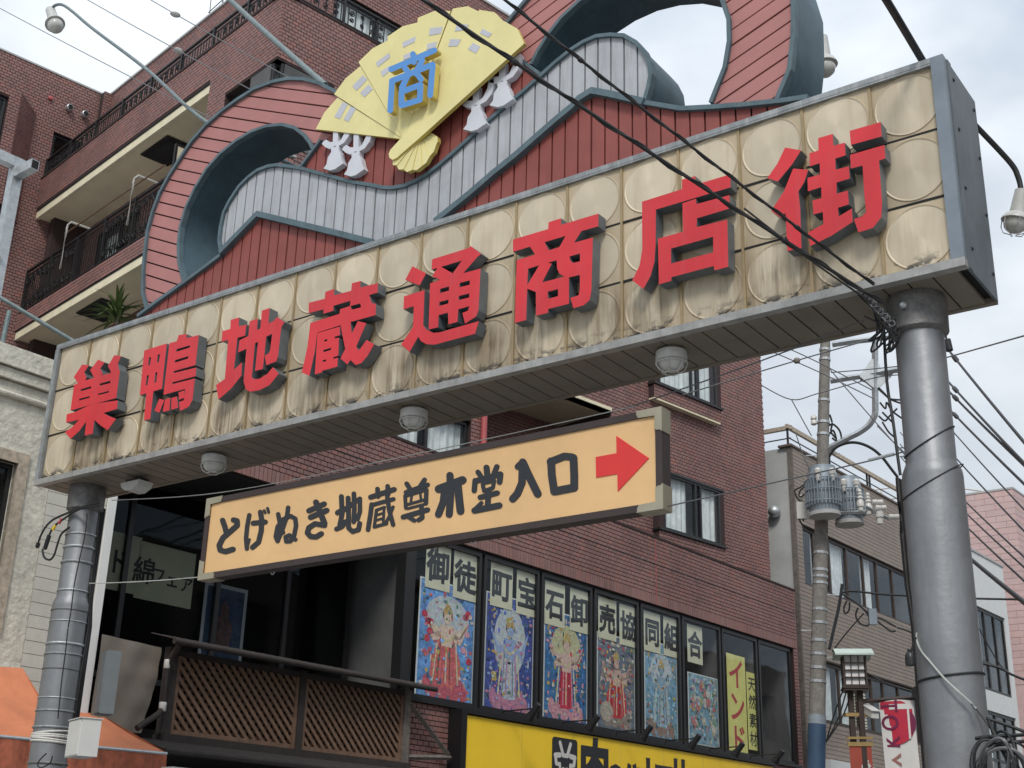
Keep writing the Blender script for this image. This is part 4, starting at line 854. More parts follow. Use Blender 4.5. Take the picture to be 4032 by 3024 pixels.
for i in range(6):
    if i < 5: q = [POD.px(*cM(*w_), PC) for w_ in PQ[i]]
    else: q = [POD.px(*cR(*w_), PC) for w_ in ((35, 1045), (245, 1090), (255, 1530), (50, 1490))]
    a0, a1 = (q[0][0] + q[3][0]) / 2, (q[1][0] + q[2][0]) / 2; b0, b1 = (q[2][1] + q[3][1]) / 2, (q[0][1] + q[1][1]) / 2
    a0, a1 = max(a0, ML[i] + .10), min(a1, ML[i + 1] - .10)
    bg, rb, sk, lo, _ = PT[i]; t = thing('poster', lab[i], 'poster', POD(a0, b0, PC), 'posters inside the shop windows')
    w_, h_ = a1 - a0, b1 - b0; cx = (a0 + a1) / 2
    MB().box(POD, a0 - .03, a1 + .03, b0 - .03, b1 + .02, PC - .006, PC - .004).build('paper_sheet', M_paperwhite, t)
    MB().box(POD, a0, a1, b0, b1, PC - .0039, PC - .002).build('printed_ground', tint(bg, 'ground%d' % i, .6, 9), t)
    def shp(nm, pts, k, m): MB().prism(POD, pts, PC - .002, PC + .0012 * k).build(nm, m, t)
    orn = {}
    for k in range(240):                                                   # fine ornament filling the print
        x, y = random.uniform(-.46, .46), random.uniform(.03, .97); rr0 = random.uniform(.008, .026); s_ = random.uniform(.5, 1.6)
        pal = [lo, sk, rb, (.62, .60, .52), (.12, .22, .20), tuple(min(1, q * 1.8) for q in bg), tuple(q * .35 for q in bg), (.55, .40, .12)]; kk = random.randrange(8)
        orn.setdefault(kk, (pal[kk], MB()))[1].prism(POD, [(cx + w_ * x + rr0 * s_ * 1.5 * math.cos(6.283 * j / 6 + x * 9), b0 + h_ * y + rr0 * 1.5 / s_ * math.sin(6.283 * j / 6 + x * 9)) for j in range(6)], PC - .002, PC - .0012 + .0016 * (k % 9) / 9 + (.0075 if k % 3 == 0 else 0))
    for kk, (cc, mb_) in orn.items(): stuff(mb_.build('printed_ornament', tint(cc, 'orn%d_%d' % (i, kk), .5, 30), t))
    E_ = lambda x, y, rx_, ry_, n=22: [(cx + w_ * (x + rx_ * math.cos(2 * math.pi * j / n)), b0 + h_ * (y + ry_ * math.sin(2 * math.pi * j / n))) for j in range(n)]
    if i in (0, 1, 2, 4): shp('printed_halo', E_(0, .70 if i != 1 else .62, .34 if i else .40, .20 if i != 1 else .30), 1, tint((.50, .54, .56) if i != 2 else (.52, .50, .30), 'halo%d' % i, .3))
    if i == 5:
        for k in range(26): shp('printed_patch', E_(random.uniform(-.42, .42), random.uniform(.22, .9), random.uniform(.04, .08), random.uniform(.04, .09), 7), 1 + k % 7 * .3, tint(random.choice([(.55, .5, .4), (.2, .35, .5), (.5, .2, .2), (.25, .4, .3), (.6, .55, .5)]), 'patch%d' % (k % 5), .5, 20))
    else:
        n = 11
        for k in range(n): shp('printed_petal', E_(-.34 + .68 * k / (n - 1), .10 + .03 * math.cos(k * 2.1), .07, .075, 8), 1 + .2 * (k % 3), tint(lo, 'petal%d' % i, .5, 25))
        for s_ in (-1, 1):
            for k in range(2 if i in (0, 2, 3) else 1):
                shp('printed_arm', [(cx + w_ * s_ * x, b0 + h_ * y) for x, y in ((.06, .60), (.24 + .06 * k, .56 + .08 * k), (.34, .66 + .05 * k), (.40, .72 - .12 * k), (.36, .62 + .02 * k), (.26, .49 + .06 * k), (.08, .52))], 2, tint(sk, 'skin%d' % i, .3, 25))
        wd = .26 if i in (0, 3, 4) else .15
        shp('printed_robe', [(cx + w_ * x, b0 + h_ * y) for x, y in ((-.10, .56), (.10, .56), (wd, .36), (wd * 1.1, .20), (.12, .12), (-.12, .12), (-wd * 1.1, .20), (-wd, .36))], 3, tint(rb, 'robe%d' % i, .5, 18))
        shp('printed_torso', [(cx + w_ * x, b0 + h_ * y) for x, y in ((-.13, .64), (.13, .64), (.10, .46), (-.10, .46))], 4, tint(sk, 'skin%d' % i, .3, 25))
        shp('printed_face', E_(0, .705, .07, .055, 14), 5, tint(sk, 'skin%d' % i, .3, 25)); shp('printed_hair', E_(0, .735, .095, .055, 14), 4.5, tint((.06, .05, .06), 'hair', .5, 30)); shp('printed_crown', [(cx + w_ * x, b0 + h_ * y) for x, y in ((-.085, .725), (-.05, .74), (.05, .74), (.085, .725), (.075, .78), (.05, .80), (.03, .83), (-.03, .83), (-.05, .80), (-.075, .78))], 5.5, tint((.50, .36, .14), 'crown', .5, 30))
        for k in range(7): shp('printed_drapery', [(cx + w_ * ((k - 3) * .055 * (1 + .4 * s2) + .012 * e_), b0 + h_ * y2) for s2, y2, e_ in ((0, .52, -1), (0, .52, 1), (1, .15, 1), (1, .15, -1))], 3.6, tint(((.62, .55, .40), tuple(q * .5 for q in rb), lo)[k % 3], 'fold%d_%d' % (i, k % 3), .5, 30))
        for k in range(9): shp('printed_garland', E_(-.12 + .03 * k, .56 - .05 * math.sin(math.pi * k / 8), .022, .012, 6), 5, tint((.62, .52, .30), 'garland', .4, 30))
        if i == 3: shp('printed_animal', E_(-.27, .17, .17, .11, 14), 6, tint((.42, .36, .30), 'animal', .8, 40))
        if i in (0, 3):
            for k in range(12): shp('printed_flower', E_(random.choice([-1, 1]) * random.uniform(.3, .43), random.uniform(.3, .92), .055, .032, 7), 2.4, tint(random.choice([(.55, .06, .10), (.62, .36, .42), (.20, .30, .22)]) if i == 0 else (.34, .24, .22), 'bloom%d%d' % (i, k % 3), .4, 30))
CH = [('御', (630, 340)), ('徒', (805, 415)), ('町', (1040, 470)), ('宝', (1205, 525)), ('石', (1385, 595)), ('卸', (1545, 640)), ('売', (1725, 690)), ('協', (1860, 735)), ('同', (2015, 775)), ('組', (2140, 810))]
t_ = None
nm_ = ['first', 'second', 'third', 'fourth', 'fifth', 'sixth', 'seventh', 'eighth', 'ninth', 'tenth', 'eleventh']
for i, (ch, q) in enumerate(CH + [('合', None)]):
    a, b = POD.px(*(cM(*q) if q else cR(80, 855)), PC + .012); b = min(b, 5.86)
    t = thing('character_paper', '%s yellowed paper with one black brush character counted from the dark corner' % nm_[i], 'paper sign', POD(a, b, PC), 'character papers in the shop windows')
    MB().box(POD, a - .27, a + .27, b - .36, b + .34, PC + .008, PC + .0095).build('paper_sheet', M_paper, t); put_glyph(MB(), POD, ch, a, b - .01, .50, .036, .05, PC + .0112, 1.0).build('brush_character', M_ink, t)
a, b = POD.px(*cR(355, 1260), PC + .01); t = thing('vertical_banner', 'wide lime yellow banner with three red characters inside a shop window', 'banner', POD(a, b - 1, PC))
MB().box(POD, a - .36, a + .36, 3.92, b + .98, PC + .004, PC + .006).build('banner_sheet', M_ylpaper, t)
for k, ch in enumerate('インド'): put_glyph(MB(), POD, ch, a, b + .62 - .62 * k, .62, .02, .04, PC + .008).build('red_character', M_redink, t)
a, b = POD.px(*cR(455, 1290), PC + .02); t = thing('vertical_banner', 'narrow lime yellow banner with four small black characters', 'banner', POD(a, b - .7, PC))
MB().box(POD, a - .2, a + .2, b - .74, b + .74, PC + .010, PC + .012).build('banner_sheet', M_ylpaper, t)
for k, ch in enumerate('天然素材'): put_glyph(MB(), POD, ch, a, b + .52 - .35 * k, .29, .016, .04, PC + .014).build('black_character', M_ink, t)

# dark recess left of the shop windows
MB().box(POD, 1.40, 1.575, 3.0, LI - .03, -.20, -.02).build('corner_post', M_frame, apt)
RCS = -1.1
window(POD.at(0, 0, RCS), -3.4, 1.42, 3.7, LI - .034, apt, mull=(-2.45, -1.0, .2), c=0, fr=.07, depth=1.0, back=M_dark, glass=M_dimglass, name='recess_window')
MB().box(POD, -3.42, 1.5, 2.95, 3.05, -3.2, -.05).build('recess_floor', M_dark, apt)
for nm, ch, q, wd, lb in (('paper_banner', 'ド', (770, 320), .30, 'dim hand lettered paper with a single character in the dark recess'), ('paper_banner', '綿フェア', (1075, 410), .44, 'dim hand lettered paper with four characters in the dark recess')):
    Fp = POD.at(0, 0, RCS - .06); a, b = Fp.px(*cL(*q)); t = thing(nm, lb, 'paper sign', Fp(a, b))
    MB().box(Fp, a - wd, a + wd, b - .36, b + .36, -.006, -.004).build('paper_sheet', M_paper, t)
    for k, c_ in enumerate(ch): put_glyph(MB(), Fp, c_, a + (k - (len(ch) - 1) / 2) * .22, b - .02 * k, .34 if k == 0 else .22, .02, .05, -.002).build('black_character', M_ink, t)
Fp = POD.at(0, 0, RCS - .06); a, b = Fp.px(*cL(1450, 720)); t = thing('framed_picture', 'dim blue picture with pale border in the dark recess', 'picture', Fp(a, b))
MB().box(Fp, a - .36, a + .36, b - .5, b + .5, -.012, -.008).build('border', M_fanmark, t); MB().box(Fp, a - .31, a + .31, b - .45, b + .45, -.008, -.006).build('printed_ground', tint((.06, .09, .16), 'dimblue', .5, 5), t)
MB().prism(Fp, [(a + x, b + y) for x, y in ((-.12, -.3), (.12, -.3), (.16, -.05), (.06, .1), (.07, .22), (0, .3), (-.07, .22), (-.06, .1), (-.16, -.05))], -.006, -.004).build('printed_figure', tint((.16, .09, .09), 'dimred', .5, 12), t)

# tower street face and gate face
A_open = [(0, 1.17, 12.7, 14.2), (3.0, 4.62, 7.6, 9.03), (5.0, 8.25, 8.0, 10.2), (9.52, 11.48, 11.1, 12.4), (9.62, 11.46, 8.08, 9.24)]
wall('street_wall', TA, 0.0, 13.36, 6.6, 15.5, A_open, apt, M_brick, M_mortar, single=30)
B_open = [(-1.57, 0, 12.7, 14.2), (-9.3, -2.17, 12.28, 14.75), (-9.3, -2.17, 9.5, 11.93)]
wall('gate_wall', TB, -9.13, 0.0, 6.6, 15.5, B_open, apt, M_brick, M_mortar)
MB().box(TA, -.05, 13.36, 15.502, 15.54, -.3, .015).box(TB, -9.12, .04, 15.502, 15.54, -.3, .015).build('parapet_cap', M_mortar, apt)
window(TA, .03, 1.15, 12.72, 14.18, apt, mull=(.75,), c=-.12, fr=.05, depth=.6, curtain=[(.05, 1.1)]); window(TB, -1.55, -.03, 12.72, 14.18, apt, mull=(-.85,), c=-.12, fr=.05, depth=.6, curtain=[(-.8, -.1)])
window(TA, 3.02, 4.6, 7.62, 9.01, apt, mull=(3.69,), c=-.08, fr=.05, depth=.6, curtain=[(3.1, 3.6), (3.75, 4.55)])
for (a0, a1, b0, b1, cur) in ((9.52, 11.48, 11.08, 12.4, [(9.6, 10.9), (11.0, 11.4)]), (9.62, 11.46, 8.06, 9.24, [(9.75, 10.5), (10.9, 11.4)])):   # bay windows
    Fb = TA.at(0, 0, .16)
    window(Fb, a0 + .02, a1 - .02, b0 + .02, b1, apt, mull=(a0 + (a1 - a0) * .55, a0 + (a1 - a0) * .64), c=0, fr=.045, depth=.5, curtain=cur, name='bay_window')
    bw = wall('bay_apron', Fb, a0 - .14, a1 + .12, b0 - .30, b0 - .02, [], apt, M_brick, M_mortar)
    MB().box(TA, a0 - .16, a1 + .14, b0 - .02, b0 + .02, 0, .2).build('sill', M_frame, bw); MB().box(TA, a0 - .14, a1 + .12, b1, b1 + .05, 0, .18).build('head', M_frame, bw)
    MB().box(TA, a0 - .12, a1 + .08, b0 - .34, b0 - .302, .002, .15).build('bay_soffit', M_slab, bw); MB().box(TA, a0 - .14, a0 + .02, b0 + .021, b1 - .001, -.1, .155).build('side_cheek', M_mortar, bw); MB().box(TA, a1 - .02, a1 + .12, b0 + .021, b1 - .001, -.1, .155).build('side_cheek', M_mortar, bw)
# balcony recess on the street face
MB().box(TA, 4.98, 8.28, 10.2, 10.26, -1.5, .0).build('balcony_soffit', M_slab, apt); MB().box(TA, 5.0, 8.25, 10.19, 10.255, .001, .03).build('soffit_edge', M_slabedge, apt)
wall('recess_wall', TA.at(0, 0, -1.4), 4.9, 8.3, 7.4, 10.2, [(5.6, 6.5, 7.6, 9.3)], apt, M_brick, M_mortar); window(TA.at(0, 0, -1.4), 5.62, 6.48, 7.62, 9.28, apt, c=-.05, depth=.4, back=M_dark)
MB().box(TA, 8.25, 8.32, 7.4, 10.2, -1.4, -.22).build('recess_cheek', M_mortar, apt); MB().box(TA, 4.93, 5.0, 7.4, 10.2, -1.4, -.22).build('recess_cheek', M_mortar, apt)
dp = MB().tube([TA(4.86, z, .07) for z in (6.9, 9, 12, 15.6)], .055, 14).build('drain_pipe', M_redpipe, apt, True)
for z in (8.2, 10.2, 12.2, 14.2): MB().lathe(TA.at(4.86, z, .07), [(.06, -.015), (.07, -.015), (.07, .015), (.06, .015)], 14).build('pipe_clip', M_redpipe, dp)
# tower back sides
MB().box(TA, .3, 13.36, 6.5, 15.4, -9, -8.8).box(TA, 13.2, 13.36, 6.5, 15.49, -9, -.22).build('rear_wall', M_mortar, apt)

# balconies facing the gate
wb = PD(0, 0, 1); WQ = TB(-9.13, 0, 0); WG = facade(WQ.x, WQ.y, 10.4)
def railing(F, a0, a1, b0, b1, parent, step=.098, posts=1.15, c=-.05, orn=True):
    r = MB().box(F, a0, a1, b1 - .035, b1, c - .025, c + .025).build('railing', M_iron, parent)
    MB().box(F, a0, a1, b0 + .06, b0 + .085, c - .012, c + .012).build('bottom_rail', M_iron, r); MB().box(F, a0, a1, b1 - .13, b1 - .11, c - .012, c + .012).build('middle_rail', M_iron, r)
    bar = MB().box(Frame((0, 0, 0), F.ex), -.008, .008, b0 + .05, b1 - .11, -.008, .008).mesh('baluster', M_iron); pst = MB().box(Frame((0, 0, 0), F.ex), -.022, .022, b0 - .1, b1 - .002, -.022, .022).mesh('post', M_iron)
    x = a0 + step / 2; k = 0
    while x < a1:
        o = link('baluster', bar, r); q = F(x, 0, c); o.matrix_basis = Matrix.Translation(q); x += step; k += 1
    x = a0 + .03; nq = max(1, round((a1 - a0 - .06) / posts)); ps = (a1 - a0 - .06) / nq
    for i in range(nq + 1):
        o = link('post', pst, r); o.matrix_basis = Matrix.Translation(F(a0 + .03 + i * ps, 0, c + .012))
    if orn:
        for i in range(nq):
            if i % 3 == 2: continue
            xc = a0 + .03 + (i + .5) * ps; sc = MB()
            for zt, sg in ((b1 - .16, -1), (b0 + .12, 1)):
                for u in (-.36, -.18, 0, .18, .36):
                    R0 = (.085 + .03 * random.random()) * min(1.0, (b1 - b0) / 1.0)
                    sc.tube([F(xc + u * ps + R0 * (1 - j / 16) * math.cos(j * .75 + u * 9), zt + sg * (R0 * .8 + .1 * abs(u)) + R0 * (1 - j / 16) * math.sin(j * .75 + u * 9), c + .02) for j in range(15)], .012, 5)
            stuff(sc.build('scroll_work', M_iron, r))
    return r
def slab(z0, zt, depth=1.05, a0=-9.12, a1=-2.18, rail=True, zr=1.03):
    MB().box(TB, a0, a1, z0, z0 + .04, -depth, -.10).build('balcony_soffit', M_slab, apt)
    MB().box(TB, a0, a1, z0 - .025, z0 + .14, -.10, -.03).build('balcony_edge', M_slabedge, apt); MB().box(TB, a0, a1, z0 + .141, z0 + .17, -.10, -.015).build('drip_groove', M_black, apt)
    if rail: railing(TB, a0 + .02, a1, zt, zt + zr, apt)
slab(14.58, 15.5, rail=False); slab(11.76, 12.28); slab(8.92, 9.5)
railing(TB, -9.1, -.02, 15.54, 16.0, apt, orn=True); railing(TA, .02, 6.2, 15.54, 16.12, apt, step=.16)
for zb, zt in ((12.2, 14.6), (9.4, 11.8)):
    wall('recess_wall', TB.at(0, 0, -1.05), -9.1, -2.1, zb, zt, [(-8.2, -6.4, zb, zt - .4), (-5.0, -3.1, zb, zt - .4)], apt, M_brick, M_mortar)
    for a0, a1 in ((-8.18, -6.42), (-4.98, -3.12)): window(TB.at(0, 0, -1.05), a0, a1, zb + .02, zt - .42, apt, mull=((a0 + a1) / 2,), c=-.05, depth=.5, back=M_dark, curtain=[(a0 + .1, a0 + .7)])
    MB().box(TB, -2.17, -2.1, zb, zt, -1.05, -.22).build('recess_cheek', M_mortar, apt)
MB().box(TB, -9.12, -2.1, 12.18, 12.24, -1.05, -.1).box(TB, -9.12, -2.1, 9.4, 9.46, -1.05, -.1).build('balcony_floor', M_concwall, apt)
pa = MB().box(TB, -3.40, -3.36, 12.3, 14.0, -1.0, -.15).build('partition', M_slabedge, apt); MB().box(TB, -3.41, -3.35, 12.3, 14.04, -.15, -.11).box(TB, -3.41, -3.35, 14.0, 14.04, -1.0, -.15).build('partition_frame', M_iron, pa)
for a, z in ((-4.5, 14.57), (-6.3, 11.75)):
    h = MB().box(TB, a - .55, a + .45, z - .03, z - .002, -.85, -.25).build('escape_hatch', M_iron, apt); MB().box(TB, a - .45, a + .35, z - .045, z - .031, -.75, -.35).build('hatch_lid', M_dark, h)
for a in (-7.3, -4.6):
    t = thing('laundry_bracket', 'white laundry pole bracket on the balcony railing ' + ('near the wing wall' if a < -6 else 'beside the partition board'), 'bracket', TB(a, 12.9, 0), 'laundry brackets on the middle balcony')
    MB().tube([TB(a, 12.75, .02), TB(a, 13.62, .02), TB(a + .03, 13.72, .02), TB(a + .12, 13.76, .0), TB(a + .16, 13.74, -.4)], .022, 8).build('bracket_tube', M_porc, t, True)
wire('laundry_pole', 'thin brown laundry pole resting on the white brackets', [TB(-7.7, 13.72, -.12), TB(-3.7, 13.72, -.12)], .016, M_wood, 0, 'pole')
# rooftop storey, set back
RB = TB.at(0, 0, -1.2); wall('roof_storey_wall', RB, -9.1, -.5, 15.3, 18.15, [], apt, M_brick, M_mortar, th=.2)
MB().box(RB, -9.1, -.5, 18.151, 18.2, -.25, .03).build('roof_cap', M_concwall, apt); MB().box(RB, -9.1, -.5, 17.05, 17.12, .0, .09).build('eaves_gutter', M_concwall, apt)
RA = TA.at(0, 0, -.5); wall('roof_storey_wall', RA, 1.2, 9.0, 15.3, 18.3, [(1.4, 5.6, 15.5, 16.62)], apt, M_brick, M_mortar, th=.2)
window(RA, 1.42, 5.58, 15.52, 16.6, apt, mull=(2.4, 3.4, 4.5), c=-.05, depth=.5, curtain=[(1.5, 2.35), (2.45, 3.35), (3.5, 4.4), (4.6, 5.5)])
MB().box(RA, 1.2, 9.0, 18.301, 18.35, -.25, .03).build('roof_cap', M_concwall, apt); MB().box(RA, 8.8, 9.0, 15.3, 18.29, -4, -.21).build('roof_return', M_mortar, apt)
MB().box(TA, .2, 13.2, 15.3, 15.4, -8.8, -.25).build('roof_deck', M_concwall, apt)
hp = MB().prism(RB.at(-1.45, 17.35, .12), [(-.2, .3), (.2, .3), (.2, .05), (.1, -.12), (-.1, -.12), (-.2, .05)], -.12, .16).build('rain_hopper', M_redpipe, apt); MB().tube([RB(-1.45, 17.3, .12), RB(-1.45, 15.4, .12)], .075, 14).build('down_pipe', M_redpipe, hp, True)
# side wing running towards the street mouth
wall('wing_wall', WG, -4.2, 1.25, 6.6, 18.15, [(.10, .75, 15.55, 16.76), (-2.6, -1.2, 14.8, 17.0)], apt, M_brick, M_mortar)
MB().box(WG, -4.2, 1.25, 18.151, 18.19, -.25, .02).build('roof_cap', M_concwall, apt)
wall('pilaster', WG.at(0, 0, .2), 1.0, 1.22, 15.5, 18.15, [], apt, M_brick, M_mortar, th=.19)
window(WG, .12, .73, 15.57, 16.74, apt, rails=(16.2,), c=-.08, fr=.05, depth=.5, back=M_dark)
FBW = WG.at(0, 0, .6); wall('wing_bay', FBW, -3.2, -.95, 14.3, 17.0, [(-2.6, -1.2, 14.8, 16.75)], apt, M_brick, M_mortar); window(FBW, -2.58, -1.22, 14.82, 16.73, apt, mull=(-1.9,), rails=(15.9,), c=-.07, depth=.4, curtain=[(-2.5, -1.3)])
FCH = Frame(WG(-.95, 0, .6), (WG(-.34, 0, 0) - WG(-.95, 0, .6))); wall('bay_chamfer', FCH, 0, .855, 14.3, 17.0, [], apt, M_brick, M_mortar, th=.1)
MB().prism(Frame(WG(0, 16.94, 0), WG.ex, WG.ez), [(-3.2, 0), (-3.2, .57), (-.95, .57), (-.36, 0)], -.03, .03).build('bay_top', M_mortar, apt)
for a in (.32, .69):
    t = MB().lathe(Frame(WG(a, 17.44, 0), WG.ex, WG.ez), [(.075, 0), (.08, .05), (.075, .11), (.06, .12), (.06, .02)], 18).build('vent_cowl', M_steel, apt, True); MB().lathe(Frame(WG(a, 17.43, 0), WG.ex, WG.ez), [(.055, .115), (.055, .125)], 14).build('vent_mouth', M_black, t)
MB().lathe(Frame(WG(-.12, 17.5, 0), WG.ex, WG.ez), [(.05, 0), (.05, .05), (.03, .06)], 14).build('alarm_cap', M_redpipe, apt)
a_ = RB(-4.9, 18.2, -.3); t = thing('roof_antenna', 'thin television antenna on the brick roof edge', 'antenna', a_)
MB().tube([a_, a_ + V((0, 0, .75))], .015, 6).build('mast', M_wiregrey, t); MB().tube([a_ + V((-.55, .1, .55)), a_ + V((.25, -.05, .6))], .012, 6).build('boom', M_wiregrey, t)
for k in (-.5, 0.0): MB().tube([a_ + V((k, .1, .25)), a_ + V((k - .02, .1, .9))], .01, 5).build('element', M_wiregrey, t)
# potted plant on the lower balcony
pq = TB(-4.25, 9.62, .12); t = thing('potted_plant', 'spiky leaved potted plant on the balcony under the cream soffit', 'plant', pq)
MB().lathe(Frame(pq, (1, 0, 0)), [(.16, 0), (.22, .4), (.2, .4)], 16).build('pot', M_rust, t, True); MB().tube([pq + V((0, 0, .35)), pq + V((.03, 0, 1.2))], [.04, .025], 8).build('stem', M_woodgrey, t)
for k in range(60):
    an = random.uniform(0, 6.28); el = random.uniform(-.1, 1.2); L_ = random.uniform(.5, .85); o_ = pq + V((random.uniform(-.05, .05), random.uniform(-.05, .05), random.uniform(1.0, 1.35)))
    d = V((math.cos(an) * math.cos(el), math.sin(an) * math.cos(el), math.sin(el))); s_ = d.cross(V((0, 0, 1))).normalized() * .034; lv = []
    for j in range(5):
        f_ = j / 4; c_ = o_ + d * L_ * f_ - V((0, 0, .35 * L_ * f_ * f_)); w_ = s_ * (1 - f_ ** 2) * (1 if j else .5); lv += [c_ - w_, c_ + w_]
    MB().add(lv, [(2 * j, 2 * j + 1, 2 * j + 3, 2 * j + 2) for j in range(4)]).build('leaf', M_leaf, t, True)
# ================================================================ left: stucco house, awnings, lattice balcony
st = thing('stucco_house', 'cream rough stucco house with stepped cornice and rusty window surround', 'house', POD(-5.5, 0))
hole = [[(-6.1, 3.9), (-4.72, 3.9), (-4.72, 5.6), (-6.1, 5.6)]]
v2, T_ = triang([[(-9, .12), (-4.312, .12), (-4.312, 6.8), (-9, 6.8)]], hole); MB().region(POD, v2, T_, -.3, .0).build('stucco_wall', M_stucco, st)
for b0, b1, c in ((6.60, 6.82, .13), (6.47, 6.585, .09), (6.36, 6.456, .035)): MB().box(POD, -9, -3.45, b0, b1, .001, c).build('cornice_step', M_stucco, st)
MB().tube([POD(-9, 6.32, .03), POD(-3.45, 6.32, .03)], .035, 10).build('roll_moulding', M_stucco, st)
MB().box(POD, -4.31, -3.45, 5.95, 6.8, -.3, -.002).build('upper_wall', M_stucco, st)
sw = MB().box(POD, -4.31, -3.565, .12, 5.949, -.3, -.012).build('siding_wall', M_mortar, st)
for r in pieces(POD, -4.31, -3.565, 2.3, 5.94, [], 2.0, .135, .006): MB().box(POD, r[0], r[1], r[2], r[3], -.012, .004).build('siding_board', M_siding, sw)
MB().box(POD, -3.56, -3.455, 2.4, 5.95, -.3, .03).build('corner_strip', M_whitepaint, st)
window(POD, -6.1, -4.72, 3.9, 5.6, st, mull=(-5.4,), c=-.08, fr=.05, depth=.5, back=M_dark)
for a0, a1, b0, b1 in ((-4.72, -4.60, 3.8, 5.72), (-6.22, -6.10, 3.8, 5.72), (-6.1, -4.72, 5.6, 5.72)): MB().box(POD, a0, a1, b0, b1, -.06, .03).build('window_surround', M_rust, st)
MB().box(POD, -9, -3.5, 6.6, 6.78, -5, -.31).build('roof', M_concwall, st)

cz = crop(0, 550, 2.074); FS = POD.at(0, 0, -.25)
fr_ = thing('steel_frame', 'galvanised square tube frame standing on the stucco house roof', 'frame', FS(-4.9, 6.8)); FA = lambda u, v, c=0.0: FS.at(0, 0, c).px(*cz(u, v))
a, b = FA(135, 240); MB().box(FS, a - .06, a + .06, 6.7, b + .12, -.06, .06).build('post', M_steel, fr_)
MB().box(FS, a - 3, a - .061, b + .0, b + .12, -.055, .055).build('beam', M_steel, fr_); MB().box(FS, a - .05, a + .05, b - .14, b - .02, .062, .40).build('cross_beam', M_steel, fr_); MB().box(FS, a - .04, a + .04, b - .13, b - .03, .30, .404).build('beam_mouth', M_black, fr_)
MB().tube([FS(a - .75, b - .55, .07), FS(a - .02, b - 1.2, .07)], .035, 4).build('brace', M_steel, fr_); a2, b2 = FA(75, 1400, .1)
pp = MB().tube([FS(a2 - .02, 6.7, .1), FS(a2, b2, .1)], .028, 10).build('short_pipe', M_arm, fr_, True)

PFa = POD.at(0, 0, .8)
def awning(T1, T2, F1, F2, label):
    t = thing('awning', label, 'awning', POD(T1[0], 2.4), 'orange canvas awnings'); p = [POD(*T1, .02), POD(*T2, .02), POD(*F2, .8), POD(*F1, .8)]
    n = (p[1] - p[0]).cross(p[3] - p[0]).normalized() * .006; e = POD(F2[0] + .0, F2[1], .02)
    N = 10; vs = []
    for j in range(N + 1):
        for i in range(N + 1):
            x = p[0].lerp(p[1], i / N).lerp(p[3].lerp(p[2], i / N), j / N); vs.append(x - V((0, 0, .03 * math.sin(math.pi * j / N) * (1 - .5 * math.sin(i * 1.3)))))
    MB().add(vs, [(j * (N + 1) + i, j * (N + 1) + i + 1, (j + 1) * (N + 1) + i + 1, (j + 1) * (N + 1) + i) for j in range(N) for i in range(N)]).build('canvas_top', M_awning, t, True)
    MB().add([p[1], p[2], e], [(0, 1, 2)]).build('canvas_side', M_awning, t)
    vv = []
    for i in range(31):
        f = i / 30; x = p[3].lerp(p[2], f) + POD.ez * .008; vv += [x, x - V((0, 0, .30)) + POD.ez * (.02 * math.sin(i * .9))]
    MB().add(vv, [(2 * i, 2 * i + 1, 2 * i + 3, 2 * i + 2) for i in range(30)]).build('valance', M_valance, t, True)
    MB().tube([p[3] - V((0, 0, .01)), p[2] - V((0, 0, .01))], .018, 8).build('front_bar', M_steel, t)
p0 = lambda u, v: POD.px(*cL(u, v)); pf = lambda u, v: PFa.px(*cL(u, v))
awning(p0(-300, 985), p0(140, 1012), pf(-300, 1420), pf(430, 1488), 'larger orange canvas awning under the stucco wall')
awning(p0(420, 1285), p0(640, 1310), pf(420, 1500), pf(1080, 1560), 'smaller orange canvas awning beside the lattice balcony')
# tarpaulin
tp = []; N = 16; edge = [(-3.44, 3.97, -2.64, 3.94), (-3.44, 3.5, -2.66, 3.5), (-3.44, 2.95, -2.78, 2.98)]
for j in range(N + 1):
    f = j / N * 2; k = min(int(f), 1); g = f - k; L0 = [edge[k][i] + (edge[k + 1][i] - edge[k][i]) * g for i in range(4)]
    for i in range(N + 1):
        h = i / N; tp.append(POD(L0[0] + (L0[2] - L0[0]) * h, L0[1] + (L0[3] - L0[1]) * h, .07 + .008 * math.sin(i * .8 + j * .4) + .010 * math.sin(j * 1.3) * h * h))
tag(MB().add(tp, [(j * (N + 1) + i, j * (N + 1) + i + 1, (j + 1) * (N + 1) + i + 1, (j + 1) * (N + 1) + i) for j in range(N) for i in range(N)]).build('tarpaulin', M_tarp, None, True), 'grey beige tarpaulin stretched beside the lattice balcony', 'tarpaulin')
# lattice balcony
la = thing('lattice_balcony', 'dark timber balcony with brown diagonal lattice and corrugated eave', 'balcony', POD(-.6, 2.9)); PLt = POD.at(0, 0, .15)
for a0, a1 in ((-2.48, -.60), (-.50, 1.30)):
    pn = MB().box(PLt, a0, a1, 3.86, 3.93, -.02, .03).build('lattice_panel', M_wooddark, la)
    for q in ((a0, a1, 3.0, 3.05), (a0, a0 + .05, 3.05, 3.86), (a1 - .05, a1, 3.05, 3.86)): MB().box(PLt, *q, -.02, .03).build('panel_rail', M_wood, pn)
    x0, x1, y0, y1 = a0 + .04, a1 - .04, 3.04, 3.87
    for sg, c, wd in ((-1, .012, .044), (1, -.035, .044)):
        k = x0 - (y1 - y0)
        while k < x1 + (y1 - y0):
            P_ = []                                        # clip x = k + t, y = (y1 - t) or (y0 + t)
            t0, t1 = max(0, x0 - k), min(y1 - y0, x1 - k)
            if t1 - t0 > .04:
                yA, yB = (y1 - t0, y1 - t1) if sg < 0 else (y0 + t0, y0 + t1)
                MB().ribbon(PLt, [(k + t0, yA), (k + t1, yB)], wd, c - .008, c + .008).build('lattice_slat', M_wood, pn)
            k += .122
